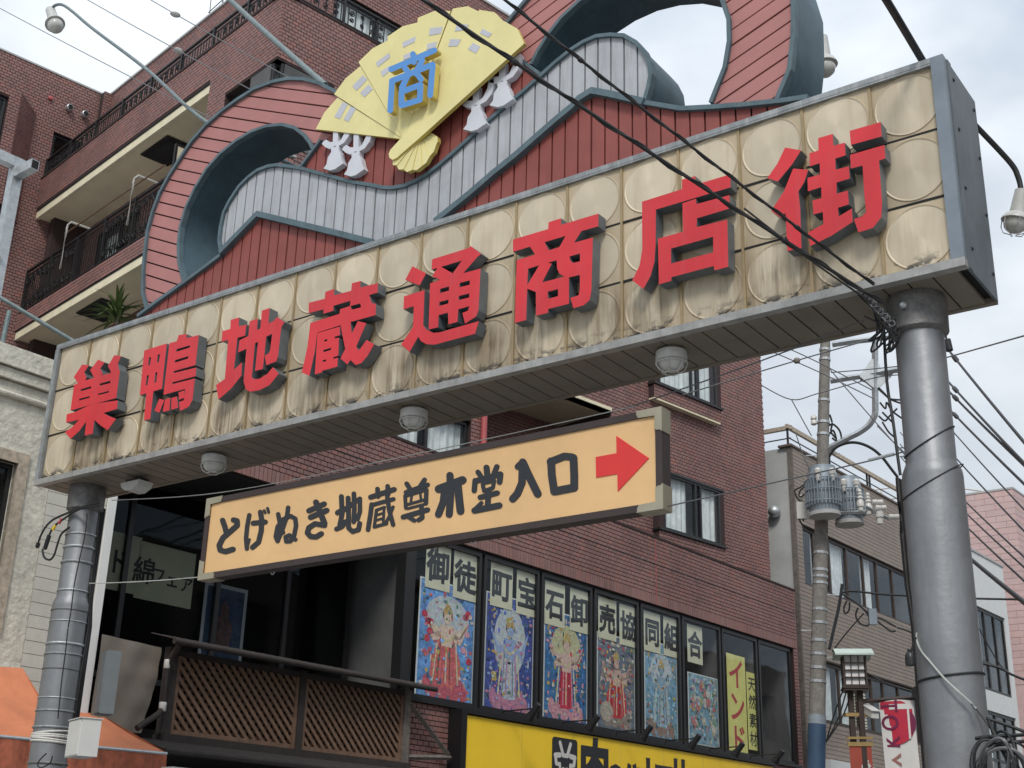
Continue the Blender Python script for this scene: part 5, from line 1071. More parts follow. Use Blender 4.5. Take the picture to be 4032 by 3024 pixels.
MB().box(PLt, -.60, -.50, 2.98, 3.95, -.05, .05).build('centre_post', M_wooddark, la); MB().box(PLt, 1.30, 1.42, 2.3, 3.95, -.06, .05).build('end_post', M_woodgrey, la); MB().box(PLt, -2.6, -2.48, 2.4, 3.95, -.06, .05).build('end_post', M_wooddark, la)
MB().box(PLt, -2.6, 1.42, 2.9, 2.99, -.1, .10).build('bottom_beam', M_wooddark, la); MB().box(PLt, -2.5, 1.3, 3.0, 3.9, -.14, -.10).build('backing_board', M_wooddark, la)
vs = []; nn = 120
for i in range(nn + 1):
    a = -2.75 + 4.4 * i / nn; w_ = .010 * math.sin(i * 1.57); vs += [POD(a, 4.10 + w_, -.02), POD(a, 4.00 + w_, .42)]
MB().add(vs, [(2 * i, 2 * i + 1, 2 * i + 3, 2 * i + 2) for i in range(nn)]).build('corrugated_eave', M_wooddark, la)
MB().tube([POD(-2.75, 3.97, .44), POD(1.65, 3.97, .44)], .035, 10).build('gutter', M_wooddark, la, True)
MB().prism(Frame(POD(-2.95, 0, 0), POD.ez, V((0, 0, 1))), [(.2, 2.92), (.75, 2.78), (.75, 2.72), (.2, 2.86)], -4.4, 0).build('lower_eave', M_wooddark, la)
MB().tube([POD(-2.95, 2.76, .77), POD(1.4, 2.76, .77)], .03, 8).build('lower_gutter', M_wooddark, la, True)
dp = MB().tube([POD(-2.64, 3.95, .40), POD(-2.64, 3.80, .26), POD(-2.66, 3.25, .24), POD(-2.72, 3.18, .26), POD(-3.0, 3.0, .30)], .035, 10).build('down_pipe', M_wooddark, la, True)
for z in (3.74, 3.27): MB().lathe(POD.at(-2.655, z, .24), [(.038, -.05), (.042, -.045), (.042, .045), (.038, .05)], 12).build('silver_sleeve', M_porc, dp, True)
for q0, q1, r in (((440, 1240), (690, 1570), .04), ((420, 1588), (705, 1592), .035), ((440, 1170), (425, 1620), .035)):
    a, b = POD.px(*cM(*q0), .14), POD.px(*cM(*q1), .14); MB().tube([POD(*a, .14), POD(*b, .14)], r, 4).build('brace', M_woodgrey, la)
q = [POD.px(*cL(*w_), .9) for w_ in ((1085, 1585), (1500, 1690), (1085, 1720))]
tag(MB().box(POD, q[0][0], q[0][0] + 2.6, 2.55, 2.58, .1, 1.0).build('white_canopy', M_whitepaint), 'flat white canopy edge under the lattice balcony', 'canopy')

# yellow shop sign
YC = .22; PY_ = POD.at(0, 0, YC); ya0 = PY_.px(*cM(808, 1310))[0]; ya1 = PY_.px(*cR(588, 1640))[0]; yb = (PY_.px(*cM(808, 1310))[1] + PY_.px(*cR(588, 1640))[1]) / 2
ys = thing('shop_sign', 'yellow illuminated shop sign with black cow emblem below the poster windows', 'sign', POD(ya0, 2.6, YC))
MB().box(POD, ya0 - .12, ya1 + .08, 2.3, yb + .05, .0, YC - .03).build('sign_case', M_blackpl, ys); MB().box(POD, ya0, ya1, 2.3, yb - .02, YC - .03, YC - .012).build('yellow_face', M_yellow, ys)
MB().box(POD, ya0 - .12, ya1 + .08, yb - .0, yb + .052, YC - .031, YC + .03).box(POD, ya0 - .12, ya0 - .002, 2.3, yb - .001, YC - .031, YC + .03).build('case_rim', M_blackpl, ys)
for k in range(1, 7): MB().box(POD, ya0 + (ya1 - ya0) * k / 7 - .004, ya0 + (ya1 - ya0) * k / 7 + .004, 2.31, yb - .022, YC - .02, YC - .0105).build('face_joint', M_fanedge, ys)
cY = crop(1700, 2700, 1.4747); yp = lambda u, v: PY_.px(*cY(u, v))
(ea0, et), (ea1, _) = yp(703, 293), yp(848, 310); eb = et - (ea1 - ea0) * 1.08
rr = .06; pts = arc(ea1 - rr, et - rr, rr, 0, 90, 5) + arc(ea0 + rr, et - rr, rr, 90, 180, 5) + arc(ea0 + rr, eb + rr, rr, 180, 270, 5) + arc(ea1 - rr, eb + rr, rr, 270, 360, 5)
em = MB().prism(POD, pts, YC - .013, YC - .006).build('emblem_plate', M_ink, ys); ew = ea1 - ea0; ex_ = lambda x, y: (ea0 + ew * x, et - ew * y)
v2, T_ = triang([capsule(ex_(.30, .12), ex_(.42, .38), ew * .10), capsule(ex_(.72, .12), ex_(.60, .38), ew * .10), capsule(ex_(.42, .40), ex_(.60, .40), ew * .10), capsule(ex_(.12, .42), ex_(.30, .40), ew * .12), capsule(ex_(.90, .42), ex_(.72, .40), ew * .12), capsule(ex_(.12, .42), ex_(.16, .60), ew * .10), capsule(ex_(.90, .42), ex_(.86, .60), ew * .10), capsule(ex_(.16, .60), ex_(.30, .62), ew * .09), capsule(ex_(.86, .60), ex_(.72, .62), ew * .09), capsule(ex_(.30, .60), ex_(.32, .92), ew * .08), capsule(ex_(.72, .60), ex_(.70, .92), ew * .08), capsule(ex_(.32, .94), ex_(.70, .94), ew * .08)])
MB().region(POD, v2, T_, YC - .006, YC - .003).build('cow_outline', M_porc, em)
for x in (.44, .58): MB().prism(POD, arc(*ex_(x, .72), ew * .055, 0, 342, 12), YC - .006, YC - .003).build('nostril', M_porc, em)
a, tz = yp(950, 325)
for k, (ch, u, v_, sz) in enumerate((('肉', 950, 325, .98), ('の', 1068, 440, .66), ('ハ', 1165, 430, .72), ('ナ', 1255, 418, .78), ('マ', 1350, 440, .72), ('サ', 1440, 425, .78))):
    a, tz = yp(u, v_); put_glyph(MB(), POD, ch, a, tz - .44 * sz, sz, .045, .03, YC - .008, .86).build('black_character', M_ink, ys)
for k, (u, v) in enumerate(((812, 232), (1102, 283), (1365, 338), (1610, 372), (1830, 420), (2040, 455))):
    a = ya0 + (ya1 - ya0) * (k + .62) / 6.1
    hd = POD(a, yb + .10, .72); t = thing('spot_lamp', '%s black spotlight on a rod over the yellow shop sign counted from the lattice' % nm_[k], 'lamp', POD(a, yb, YC), 'spotlights over the yellow sign')
    MB().tube([POD(a, yb + .052, .1), POD(a, yb + .13, .14), POD(a, yb + .14, .70)], .012, 6).build('rod', M_blackpl, t); MB().box(POD.at(a, yb + .052, .1), -.05, .05, 0, .012, -.04, .04).build('foot_plate', M_steel, t)
    dv = (POD(a, yb - .45, YC) - hd).normalized(); F = Frame(hd, dv.cross(V((0, 0, 1))).normalized(), -dv)
    MB().lathe(F, [(.04, .13), (.05, .10), (.05, -.02), (.075, -.10), (.08, -.14), (.06, -.14)], 16).build('lamp_can', M_blackpl, t, True); MB().lathe(F, [(.062, -.130), (.062, -.136)], 16).build('lens', M_lampwhite, t)

# things on the slim silver pole
def on_pole(F, r, ang, z): return F(r * math.cos(ang), z - .12, r * math.sin(ang))
fa = math.atan2((CAM - FL.o).dot(FL.ez), (CAM - FL.o).dot(FL.ex))          # angle facing the camera
wb = PY(*cL(480, 1465), .08); t = thing('white_cabinet', 'white metal cabinet strapped to the slim silver pole', 'cabinet', wb); F = Frame(wb, V((.94, -.34, 0)))
MB().box(F, -.165, .165, -.15, .15, -.16, 0).build('case', M_camera, t); MB().box(F, -.155, .155, -.14, .14, .0, .012).build('door', M_camera, t); MB().box(F, -.172, -.166, -.15, .152, -.16, .004).build('side_plate', M_camera, t); MB().box(F, -.17, .175, .151, .158, -.17, .02).build('lid', M_camera, t)
MB().lathe(Frame(F(-.172, .05, -.08), F.ey, -F.ex), [(.012, 0), (.012, .01)], 10).build('lock', M_blackpl, t)
gb = PY(*cL(655, 1105), .42); t = thing('grey_cabinet', 'tall grey metal cabinet behind the slim silver pole', 'cabinet', gb); F = Frame(gb, V((.9, -.43, 0)))
MB().box(F, -.105, .105, -.27, .27, -.12, 0).build('case', M_greybox, t); MB().box(F, -.095, .095, -.26, .26, .0, .01).build('door', M_greybox, t); MB().box(F, -.30, -.105, .1, .14, -.1, -.06).build('bracket', M_steel, t)
wire('pole_cable', 'thin black cable running down the front of the slim silver pole', [PY(*cL(*q), FL.o.y - rlL_ * .95 - .012) for q in ((565, 10), (550, 150), (510, 330), (480, 480), (460, 640), (440, 760), (425, 900), (400, 1090), (385, 1240), (375, 1340))], .006)
t = thing('cable_bundle', 'black cable bundle down the right side of the slim silver pole', 'cable', on_pole(FL, rlL_, fa - 1.4, 3.2))
for k in range(5): MB().tube([on_pole(FL, (ruL if z > 3.85 else rlL_) + .014 + .012 * (k % 3), fa - 1.35 - .12 * k, z) for z in (4.7, 4.4, 4.1, 3.86, 3.6, 3.2, 2.9, 2.75)], .011, 6).build('cable', M_wire, t, True)
t = thing('cable_tail', 'loose black cable ends with yellow tape beside the slim pole', 'cable', PY(*cL(300, 150), .2))
for q in (((640, -60), (560, -40), (430, 10), (330, 60), (270, 140), (238, 235)), ((640, -40), (520, -20), (420, 40), (350, 95), (310, 170), (290, 245)), ((450, 100), (400, 140), (375, 200), (350, 280), (320, 310), (285, 290), (275, 240))):
    MB().tube(spline([PY(*cL(*w_), .12) for w_ in q]), .010, 6).build('cable', M_wire, t, True)
for (u, v), m in (((360, 85), M_yellow), ((400, 45), M_redink)):
    q = PY(*cL(u, v), .118); MB().tube([q, q + (PY(*cL(u - 18, v + 30), .118) - q)], .013, 8).build('tape', m, t)
for (u0, v0, u1, v1), lb in (((240, 230, 250, 200), 0), ((290, 240, 320, 150), 0)): MB().tube([PY(*cL(u0, v0), .12), PY(*cL(u1, v1), .12)], .02, 8).build('connector', M_blackpl, t, True)
wire('cable_loop', 'thin black loop hanging under the white cabinet', [PY(*cL(*q), .05) for q in ((300, 1565), (255, 1610), (245, 1645), (275, 1655), (325, 1625), (340, 1580))], .006)
# ================================================================ right: taupe building, white and pink buildings
G = facade(-.85, 19.25, 3); GS = Frame(G.o, V((1, 0, 0)))
tb = thing('taupe_office_building', 'taupe tiled office building with two ribbon window rows and rusty roof rail', 'building', G(3, 0))
wall('tiled_front', G, .02, 8.6, 3.9, 10.83, [(.3, 6.45, 7.76, 9.12), (.85, 6.3, 4.9, 6.22)], tb, M_gtile, M_gjoint, 'wall_tile', single=290, ps=.9, pz=.09, gap=.010, jit=.001)
MB().box(G, .02, 8.6, .12, 3.89, -.22, 0).build('ground_floor_front', M_concwall, tb); MB().box(G, .3, 3.2, 3.7, 4.08, .001, .35).build('shop_fascia', M_whitepaint, tb)
window(G, .32, 6.43, 7.78, 9.10, tb, mull=(.95, 1.72, 2.64, 3.53, 4.32, 5.24), c=-.07, fr=.06, mf=M_brown, depth=1.4, curtain=[(1.0, 1.6), (2.0, 2.6), (3.6, 4.2)], name='ribbon_window')
window(G, .87, 6.28, 4.92, 6.20, tb, mull=(1.82, 2.75, 3.55, 4.2, 5.08), c=-.07, fr=.06, mf=M_brown, depth=1.4, curtain=[(.95, 1.7), (1.9, 2.5)], name='ribbon_window')
for k in range(16): MB().box(G, 2.8, 3.5, 5.0 + k * .07, 5.045 + k * .07, -.24, -.22).build('blind_slat', M_slab, tb)
MB().box(GS, -6.5, -.02, .12, 10.83, -.3, .0).build('side_wall', M_concwall, tb); MB().box(GS, -.10, .0, .12, 10.83, .0, .05).build('corner_strip', M_woodgrey, tb)
MB().box(G, -.1, 8.6, 10.831, 10.88, -.3, .03).build('parapet_cap', M_gjoint, tb); MB().box(G, .1, 8.6, 10.5, 10.6, -6, -.25).build('roof', M_concwall, tb); MB().box(G, 8.45, 8.6, .12, 10.82, -6, -.23).build('far_wall', M_concwall, tb)
rr_ = MB().box(G, -.05, 8.6, 11.27, 11.37, -.12, -.05).build('roof_rail', M_rust, tb); MB().box(GS, -6.4, -.02, 11.275, 11.365, -.14, -.05).build('rail_return', M_rust, rr_)
MB().tube([G(-.03, 11.07, -.09), G(8.6, 11.07, -.09)], .015, 6).build('middle_rail', M_armdark, rr_); MB().tube([GS(-6.4, 11.07, -.09), GS(-.05, 11.07, -.09)], .015, 6).build('middle_rail', M_armdark, rr_)
for a in (.0, 2.1, 4.2, 4.35, 6.3, 8.4): MB().box(G, a - .02, a + .02, 10.88, 11.268, -.11, -.07).build('rail_post', M_armdark, rr_)
c5 = crop(2400, 1300, 1.508); a, b = GS.px(*c5(980, 1078), .1); t = MB().lathe(GS.at(a, b, .12), [(.002, -.14), (.08, -.115), (.13, -.05), (.14, 0), (.13, .05), (.08, .115), (.002, .14)], 20).build('globe_light', M_steel, tb, True)
MB().tube([G(.3, 9.75, .0), G(.3, 9.75, .2), G(.32, 9.6, .22)], .03, 8).build('vent_elbow', M_porc, tb, True)
wbd = thing('white_building', 'white rendered building with black framed windows behind the stout silver pole', 'building', G(11, 0))
WB = [(10.72, 13.12, 6.82, 9.12), (10.80, 13.14, 4.2, 6.27)]
hs = [[(h[0], h[2]), (h[1], h[2]), (h[1], h[3]), (h[0], h[3])] for h in WB]; v2, T_ = triang([[(8.62, .12), (13.4, .12), (13.4, 10.69), (8.62, 10.69)]], hs); MB().region(G, v2, T_, -.25, .0).build('street_wall', M_whitewall, wbd)
for a0, a1, b0, b1 in WB: window(G, a0, a1, b0, b1, wbd, mull=(a0 + .8, a0 + 1.6), rails=(b0 + .78,), c=-.05, fr=.09, depth=1.0, curtain=[(a0 + .15, a0 + .7)])
MB().box(G, 8.62, 13.45, 10.691, 10.75, -.3, .03).build('parapet_cap', M_concwall, wbd); MB().box(G, 13.2, 13.4, .12, 10.68, -6, -.26).build('far_wall', M_whitewall, wbd); MB().box(G, 8.62, 13.2, 10.3, 10.4, -6, -.26).build('roof', M_concwall, wbd)
PK = facade(*G(15.2, 0, 0).to_tuple()[:2], 3); PS = Frame(PK.o, V((1, 0, 0)))
pb = thing('pink_building', 'tall pale pink tiled building beyond the white building', 'building', PK(2, 0))
wall('street_wall', PK, 0, 12, 7.5, 13.57, [(1.2, 2.6, 8.6, 10.2)], pb, M_pinkwall, M_pinkjoint, 'wall_tile', ps=.6, pz=.2, gap=.012); window(PK, 1.22, 2.58, 8.62, 10.18, pb, c=-.06, depth=.5, back=M_dark)
wall('gable_wall', PS, -7.5, -.0, 7.5, 13.57, [], pb, M_pinkwall, M_pinkjoint, 'wall_tile', ps=.6, pz=.2, gap=.012)
MB().box(PK, 0, 12, .12, 7.49, -.22, 0).box(PS, -7.5, -.22, .12, 7.49, -.22, 0).build('lower_wall', M_pinkwall, pb); MB().box(PK, .0, 12, 13.571, 13.63, -.3, .02).box(PS, -7.5, -.02, 13.5715, 13.632, -.3, .02).build('parapet_cap', M_concwall, pb)
for z in (14.1, 14.5): MB().tube([PS(-7.4, z, -1), PS(-3.2, z, -1), PS(-1.0, z, -4)], .03, 6).build('roof_rail', M_porc, pb)
for a in (-6.5, -4.6, -3.2): MB().tube([PS(a, 13.5, -1), PS(a, 14.5, -1)], .035, 6).build('rail_post', M_porc, pb)
op = thing('added_reflection_building', 'plain grey unseen building added across the street for the shop windows to reflect', 'building', (13, 20, 0)); OF = Frame((11.6, 40, 0), (0, -1, 0))  # unseen block, added so glass and poles reflect less bright sky
v2, T_ = triang([[(0, .12), (39, .12), (39, 9.5), (0, 9.5)]], [[(1 + k * 3.2, z), (3.4 + k * 3.2, z), (3.4 + k * 3.2, z + 1.6), (1 + k * 3.2, z + 1.6)] for k in range(12) for z in (3.6, 6.8)]); MB().region(OF, v2, T_, -.3, 0).build('street_wall', M_gtile, op)
for k in range(12):
    for z in (3.6, 6.8): MB().box(OF, 1 + k * 3.2, 3.4 + k * 3.2, z, z + 1.6, -.25, -.2).build('window', M_dark, op)
MB().box(OF, 0, 39, 9.2, 9.3, -8, -.31).box(OF, 0, .2, .12, 9.2, -8, -.31).box(OF, 38.8, 39, .12, 9.2, -8, -.31).build('rear_shell', M_concwall, op)

# ================================================================ concrete utility pole
cA7, c8 = crop(3050, 1300, 2.0738), crop(3050, 2300, 2.2525); DU = 24.0
U = lambda u, v, d=0.0: PD(*cA7(u, v), DU + d); U8 = lambda u, v, d=0.0: PD(*c8(u, v), DU + d)
pt_, pb_ = U(414, 60), U8(368, 1600); dz = pb_ - pt_; foot = pb_ + dz * ((pb_.z - .1) / (pt_.z - pb_.z)); tip = pt_ - dz * .12
up = thing('utility_pole', 'leaning weathered concrete utility pole with steel brackets', 'pole', foot)
MB().tube([tip, pt_, pt_.lerp(pb_, .5), pb_, foot], [.09, .095, .125, .15, .165], 18).build('shaft', M_conc, up, True)
PAt = lambda f: pt_.lerp(pb_, f)
PRd = lambda f: .097 + .053 * f
MB().tube([pb_ - dz * .085, foot], [.158, .172], 18).build('blue_wrap', M_bluewrap, up, True); MB().tube([pb_ - dz * .105, pb_ - dz * .085], [.156, .159], 18).build('pale_sleeve', M_transf, up, True)
for f in (.03, .055, .16, .215, .245, .4, .43, .53, .57, .585, .60, .66, .69, .73, .76, .79, .82, .90): MB().tube([PAt(f), PAt(f + .006)], PRd(f) + .012, 14).build('pole_band', M_steel, up)
for f, s in ((.30, -1), (.295, 1), (.36, -1), (.365, 1), (.63, 1), (.71, -1), (.77, 1)): MB().tube([PAt(f), PAt(f) + rx * s * .32], .010, 6).build('climbing_peg', M_steel, up)
for q, r in ((((470, 118), (640, 92), (815, 72), (990, 45)), .06), (((455, 415), (620, 388), (745, 370), (850, 350), (930, 335), (1060, 318)), .06), (((820, 95), (820, 300), (820, 480)), .06), (((820, 480), (822, 640), (815, 700), (770, 775), (690, 835), (600, 880), (430, 972)), .06)):
    MB().tube(spline([U(*w_) for w_ in q], 4), r, 4).build('bracket_arm', M_steel, up)
MB().prism(Frame(U(818, 360), rx, V((0, 0, 1))), [(-.3, -.05), (-.05, .3), (.05, .3), (.12, .08), (.35, .02), (.3, -.06), (.06, -.28), (-.06, -.28)], -.03, .03).build('gusset', M_steel, up)
def transformer(c, r, h, label):
    t = thing('transformer', label, 'transformer', c, 'pole transformers'); F = Frame(c, rx)
    MB().lathe(F, [(r * .95, -h / 2), (r, -h / 2 + .03), (r, h / 2 - .14), (r * .93, h / 2 - .10), (r * .9, h / 2), (.04, h / 2 + .05)], 28).build('tank', M_transf, t, True)
    for k in range(30):
        a = 2 * math.pi * k / 30; F2 = Frame(F(r * math.cos(a), 0, r * math.sin(a)), F.ex * math.cos(a) + F.ez * math.sin(a)); MB().box(F2, -.01, .055, -h * .36, h * .2, -.008, .008).build('cooling_fin', M_transf, t)
    for z in (-h * .28, -h * .02, h * .2): MB().tube([F((r + .05) * math.cos(a), z, (r + .05) * math.sin(a)) for a in [2 * math.pi * i / 24 for i in range(25)]], .012, 5).build('fin_band', M_transf, t)
    MB().lathe(F, [(r * 1.06, -h / 2 - .05), (r * 1.06, -h / 2 + .02)], 28).build('base_ring', M_concwall, t)
    for s in (-.5, .45): MB().lathe(F.at(s * r, h * .30, r * .95), [(.03, -.16), (.045, -.14), (.045, -.04), (.06, -.03), (.07, .05), (.03, .09)], 12).build('bushing', M_porc, t, True)
transformer(U(395, 1310, -.35), .27, .88, 'ribbed grey transformer in front of the concrete pole'); transformer(U(600, 1390, .25), .25, .85, 'ribbed grey transformer hanging lower behind its twin')
ca = MB().tube([U(520, 1490), U(880, 1480)], .04, 4).build('cross_arm', M_steel, up); MB().tube([U(740, 1440, -.3), U(930, 1540, .3)], .04, 4).build('cross_arm', M_steel, up)
for k, (u, v) in enumerate(((698, 1390), (765, 1420))):
    t = MB().lathe(Frame(U(u, v), rx), [(.02, .22), (.03, .2), (.042, .17), (.03, .14), (.055, .11), (.036, .08), (.065, .04), (.045, .01), (.07, -.04), (.07, -.12), (.05, -.14), (.05, -.2)], 14).build('post_insulator', M_porc, up, True)
for k, (u, v) in enumerate(((845, 1405), (870, 1450), (978, 1525))): MB().lathe(Frame(U(u, v), V((0, 0, 1)), rx), [(.03, -.11), (.05, -.10), (.05, -.02), (.036, -.01), (.05, .012), (.05, .08), (.03, .095)], 14).build('pin_insulator', M_porc, up, True)
MB().lathe(Frame(U(855, 1530), rx), [(.08, .1), (.08, 0), (.06, -.02), (.06, -.12)], 12).build('hanging_bushing', M_porc, up, True); MB().lathe(Frame(U(320, 735), rx), [(.03, .1), (.06, .06), (.06, .02), (.04, 0), (.06, -.03), (.06, -.08), (.03, -.1)], 12).build('side_insulator', M_porc, up, True)
MB().box(Frame(U(220, 1475), rx), -.10, .10, -.16, .16, -.05, .05).build('switch_box', M_porc, up)
UW = [('black jumper loops beside the twin transformers', [((275, 1230), (215, 1280), (165, 1310), (185, 1370), (240, 1440), (235, 1560)), ((270, 1260), (210, 1310), (205, 1360), (265, 1330)), ((200, 1540), (235, 1600), (320, 1650), (420, 1690))], .016),
      ('black jumper cables hanging on the steel bracket', [((850, 470), (900, 520), (940, 560), (1030, 570)), ((860, 590), (905, 640), (915, 590), (960, 660), (1040, 720)), ((850, 700), (900, 740), (940, 700), (1000, 640)), ((880, 750), (930, 830), (975, 870)), ((700, 405), (820, 460), (940, 560), (1040, 600)), ((880, 670), (930, 720), (970, 760))], .018),
      ('thick black cable arching from the bracket to the stout pole', [((440, 1040), (500, 960), (600, 920), (700, 925), (800, 970), (880, 1040), (950, 1130), (1005, 1200))], .028),
      ('black cable knot beside the concrete pole', [((440, 780), (480, 770), (530, 820), (545, 890), (520, 920)), ((450, 690), (470, 760), (460, 830), (500, 880)), ((445, 850), (480, 820), (505, 900), (470, 880))], .02)]
for lb, qs, r in UW:
    t = thing('jumper_cable', lb, 'cable', U(*qs[0][0]))
    for q in qs: MB().tube(spline([U(*w_) for w_ in q]), r, 6).build('cable', M_wire, t, True)
cR1 = crop(2688, 1008, 1.6458); UR = lambda u, v, D=22.0: PD(*cR1(u, v), D)
for lb, q, r, m in (('thin wire slanting up from the brick tower to the gate soffit', [(0, 862), (820, 565)], .010, M_wiregrey), ('thin wire carrying a small pale clamp left of the concrete pole', [(0, 900), (730, 680), (1240, 535)], .012, M_wiregrey), ('thin wire forking at a knot left of the concrete pole', [(505, 835), (705, 930), (880, 890), (1240, 790), (1400, 770)], .010, M_wiregrey), ('thin guy wire falling from the knot to the transformers', [(705, 930), (790, 1085), (835, 1165)], .010, M_wiregrey), ('thin wire crossing low behind the concrete pole to the bracket', [(560, 612), (880, 750), (1240, 925)], .010, M_wiregrey), ('thin wire crossing high behind the concrete pole to the bracket', [(665, 590), (880, 690), (1230, 870)], .010, M_wiregrey), ('thin wire running steeply down behind the bracket', [(955, 735), (1200, 1020), (1450, 1300)], .010, M_wiregrey), ('thin wire falling right of the bracket to the stout pole', [(1260, 1100), (1390, 1230), (1500, 1330)], .010, M_wiregrey), ('thin wire stretched level behind the bracket', [(960, 755), (1200, 735), (1420, 712)], .010, M_wiregrey), ('thin cable down the taupe wall left of the concrete pole', [(730, 1140), (780, 1290), (830, 1390)], .010, M_wiregrey)):
    wire('overhead_wire', lb, [UR(*w_) for w_ in q], r, m, 0, n=6)
q = UR(740, 678); tag(MB().lathe(Frame(q, rx), [(.01, .05), (.05, .04), (.065, 0), (.05, -.04), (.01, -.05)], 12).build('wire_clamp', M_conc, None, True), 'small pale clamp on the wire left of the concrete pole', 'clamp')
wire('riser_cable', 'thick dark conduit leaning beside the lower concrete pole', [U8(600, 0), U8(570, 200), U8(520, 420), U8(485, 580)], .032, M_armdark)
wire('service_wire', 'black service wire from the concrete pole bracket across the upper windows', [U8(600, 75), U8(700, 62), U8(950, 90), U8(1230, 105)], .02)
t = thing('splice_cable', 'black spliced cable with loops below the upper window row', 'cable', U8(700, 200))
for q in (((600, 90), (700, 150), (800, 230), (870, 290), (950, 310), (1080, 380)), ((640, 150), (615, 210), (625, 260), (660, 230), (665, 160)), ((740, 210), (720, 280), (760, 350), (830, 365), (845, 310), (800, 230)), ((890, 310), (950, 360), (1030, 415), (1075, 415)), ((1085, 385), (1170, 410), (1255, 450))): MB().tube(spline([U8(*w_) for w_ in q]), .018, 6).build('cable', M_wire, t, True)
MB().box(Frame(U8(868, 290), rx), -.07, .07, -.14, .14, -.05, .05).build('splice_box', M_transf, t)
for lb, q in (('thin wire from the splice down to the lantern post', [(790, 260), (640, 430), (510, 600)]), ('black wires slanting from the lantern post to the blue wrapped pole', [(640, 940), (560, 1200), (445, 1420)]), ('second black wire slanting to the blue wrapped pole', [(610, 930), (520, 1180), (460, 1390)]), ('third black wire slanting to the blue wrapped pole', [(680, 960), (600, 1180), (450, 1410)]), ('thin wire crossing the lower window row', [(805, 780), (1000, 880), (1290, 970)])):
    wire('overhead_wire', lb, [U8(*w_) for w_ in q], .014)

# ================================================================ lantern post with banner
lp = thing('lantern_post', 'brown double post street lamp with square paper lantern and pale roof', 'street lamp', PZ(*c8(735, 1620), 0) if False else V((U8(735, 1600).x, U8(735, 1600).y, .1)))
for u in (692, 778):
    p0_, p1_ = U8(u - 18, 935), U8(u + 22, 1631); MB().box(Frame((p1_.x, p1_.y, 0), rx), -.045, .045, .12, p0_.z, -.045, .045).build('post', M_brown, lp)
lc = U8(703, 775); F = Frame(lc, V((.82, .42, 0)).normalized()); lw_, lh = .19, .25
MB().box(F, -lw_ + .03, lw_ - .03, -lh, lh, -lw_ + .03, lw_ - .03).build('paper_body', M_lantern, lp)
for s in (-1, 1):
    for d in (-1, 1): MB().box(F, s * lw_ - .012, s * lw_ + .012, -lh, lh, d * lw_ - .012, d * lw_ + .012).build('lantern_stile', M_brown, lp)
for c_ in (-lw_ + .005, lw_ - .005):
    for k in (-.064, .064): MB().box(F, k - .006, k + .006, -lh, lh, c_ - .03, c_ + .03).build('muntin', M_brown, lp)
    for k in (-.125, .0, .125): MB().box(F, -lw_ + .02, lw_ - .02, k - .006, k + .006, c_ - .029, c_ + .029).build('muntin', M_brown, lp)
for c_ in (-lw_ + .005, lw_ - .005):
    F3 = Frame(lc, F.ez); 
    for k in (-.064, .064): MB().box(F3, k - .006, k + .006, -lh, lh, c_ - .03, c_ + .03).build('muntin', M_brown, lp)
    for k in (-.125, .0, .125): MB().box(F3, -lw_ + .02, lw_ - .02, k - .006, k + .006, c_ - .029, c_ + .029).build('muntin', M_brown, lp)
for k, (s, h) in enumerate(((1.12, -.265), (1.2, -.30), (1.1, -.335))): MB().box(F, -lw_ * s, lw_ * s, h - .014, h + .014, -lw_ * s, lw_ * s).build('lantern_base', M_brown, lp)
MB().prism(Frame(lc, F.ez), [(-.33, .24), (0, .36), (.33, .24), (.33, .27), (0, .40), (-.33, .27)], -.33, .33).build('lantern_roof', M_lroof, lp)
for v_ in (1160,): MB().box(Frame(U8(735, v_), rx), -.22, .22, -.03, .03, -.06, .06).build('brass_clamp', M_gold, lp)
a_, b_ = U8(765, 1042), U8(1290, 1002); MB().tube([a_, b_], .04, 4).build('banner_arm', M_brown, lp)
t = thing('security_camera', 'white security camera on the lantern post', 'camera', U8(830, 1120)); F = Frame(U8(830, 1120), (U8(885, 1150, -.3) - U8(790, 1090)).normalized()); MB().box(F, -.26, .24, -.06, .07, -.07, .07).build('housing', M_camera, t); MB().box(F, -.28, .28, .071, .085, -.085, .085).build('sunshade', M_camera, t); MB().tube([U8(790, 1110), F(-.2, 0, 0)], .025, 6).build('mount', M_gold, t)
bn = thing('street_banner', 'white street banner with red disc seen from behind on the lantern post', 'banner', U8(1090, 1040)); BF = Frame(U8(925, 1035), (U8(1225, 1022) - U8(925, 1035)).normalized()); bw = (U8(1225, 1022) - U8(925, 1035)).length
def warp(x, y): return .03 * math.sin(x * 6 + y * 1.2)
def cloth(poly, c, m, nm):
    tri = triang([poly], lines=[((bw * i / 8, 1), (bw * i / 8, -9)) for i in range(1, 8)] if 1 else []); us = sorted({i for f in tri[1] for i in f}); ix = {k: i for i, k in enumerate(us)}; MB().add([BF(*tri[0][k], c + warp(*tri[0][k])) for k in us], [tuple(ix[i] for i in f) for f in tri[1]]).build(nm, m, bn, True)
cloth([(0, 0), (bw, .02), (bw + .06, -2.6), (.06, -2.6)], 0, M_banwhite, 'cloth')
cdisc = (.21, -.37); rd = .385
disc = [q for q in arc(*cdisc, rd, 0, 354, 50)]; disc = [(max(.012, min(bw - .02, x)), min(-.02, y)) for x, y in disc]
cloth(disc, .004, M_banred, 'red_disc')
def bar(x0, x1, y0, y1, m, c, nm='printed_bar'): cloth([(x0, y1), (x1, y1), (x1, y0), (x0, y0)], c, m, nm)
bar(.16, .55, -.16, -.07, M_banwhite, .008); bar(.455, .49, -.66, -.16, M_banwhite, .008)
cloth([(.50, -.20), (.56, -.26), (.592, -.38), (.575, -.50), (.50, -.61)], .009, M_bandark, 'maroon_segment')
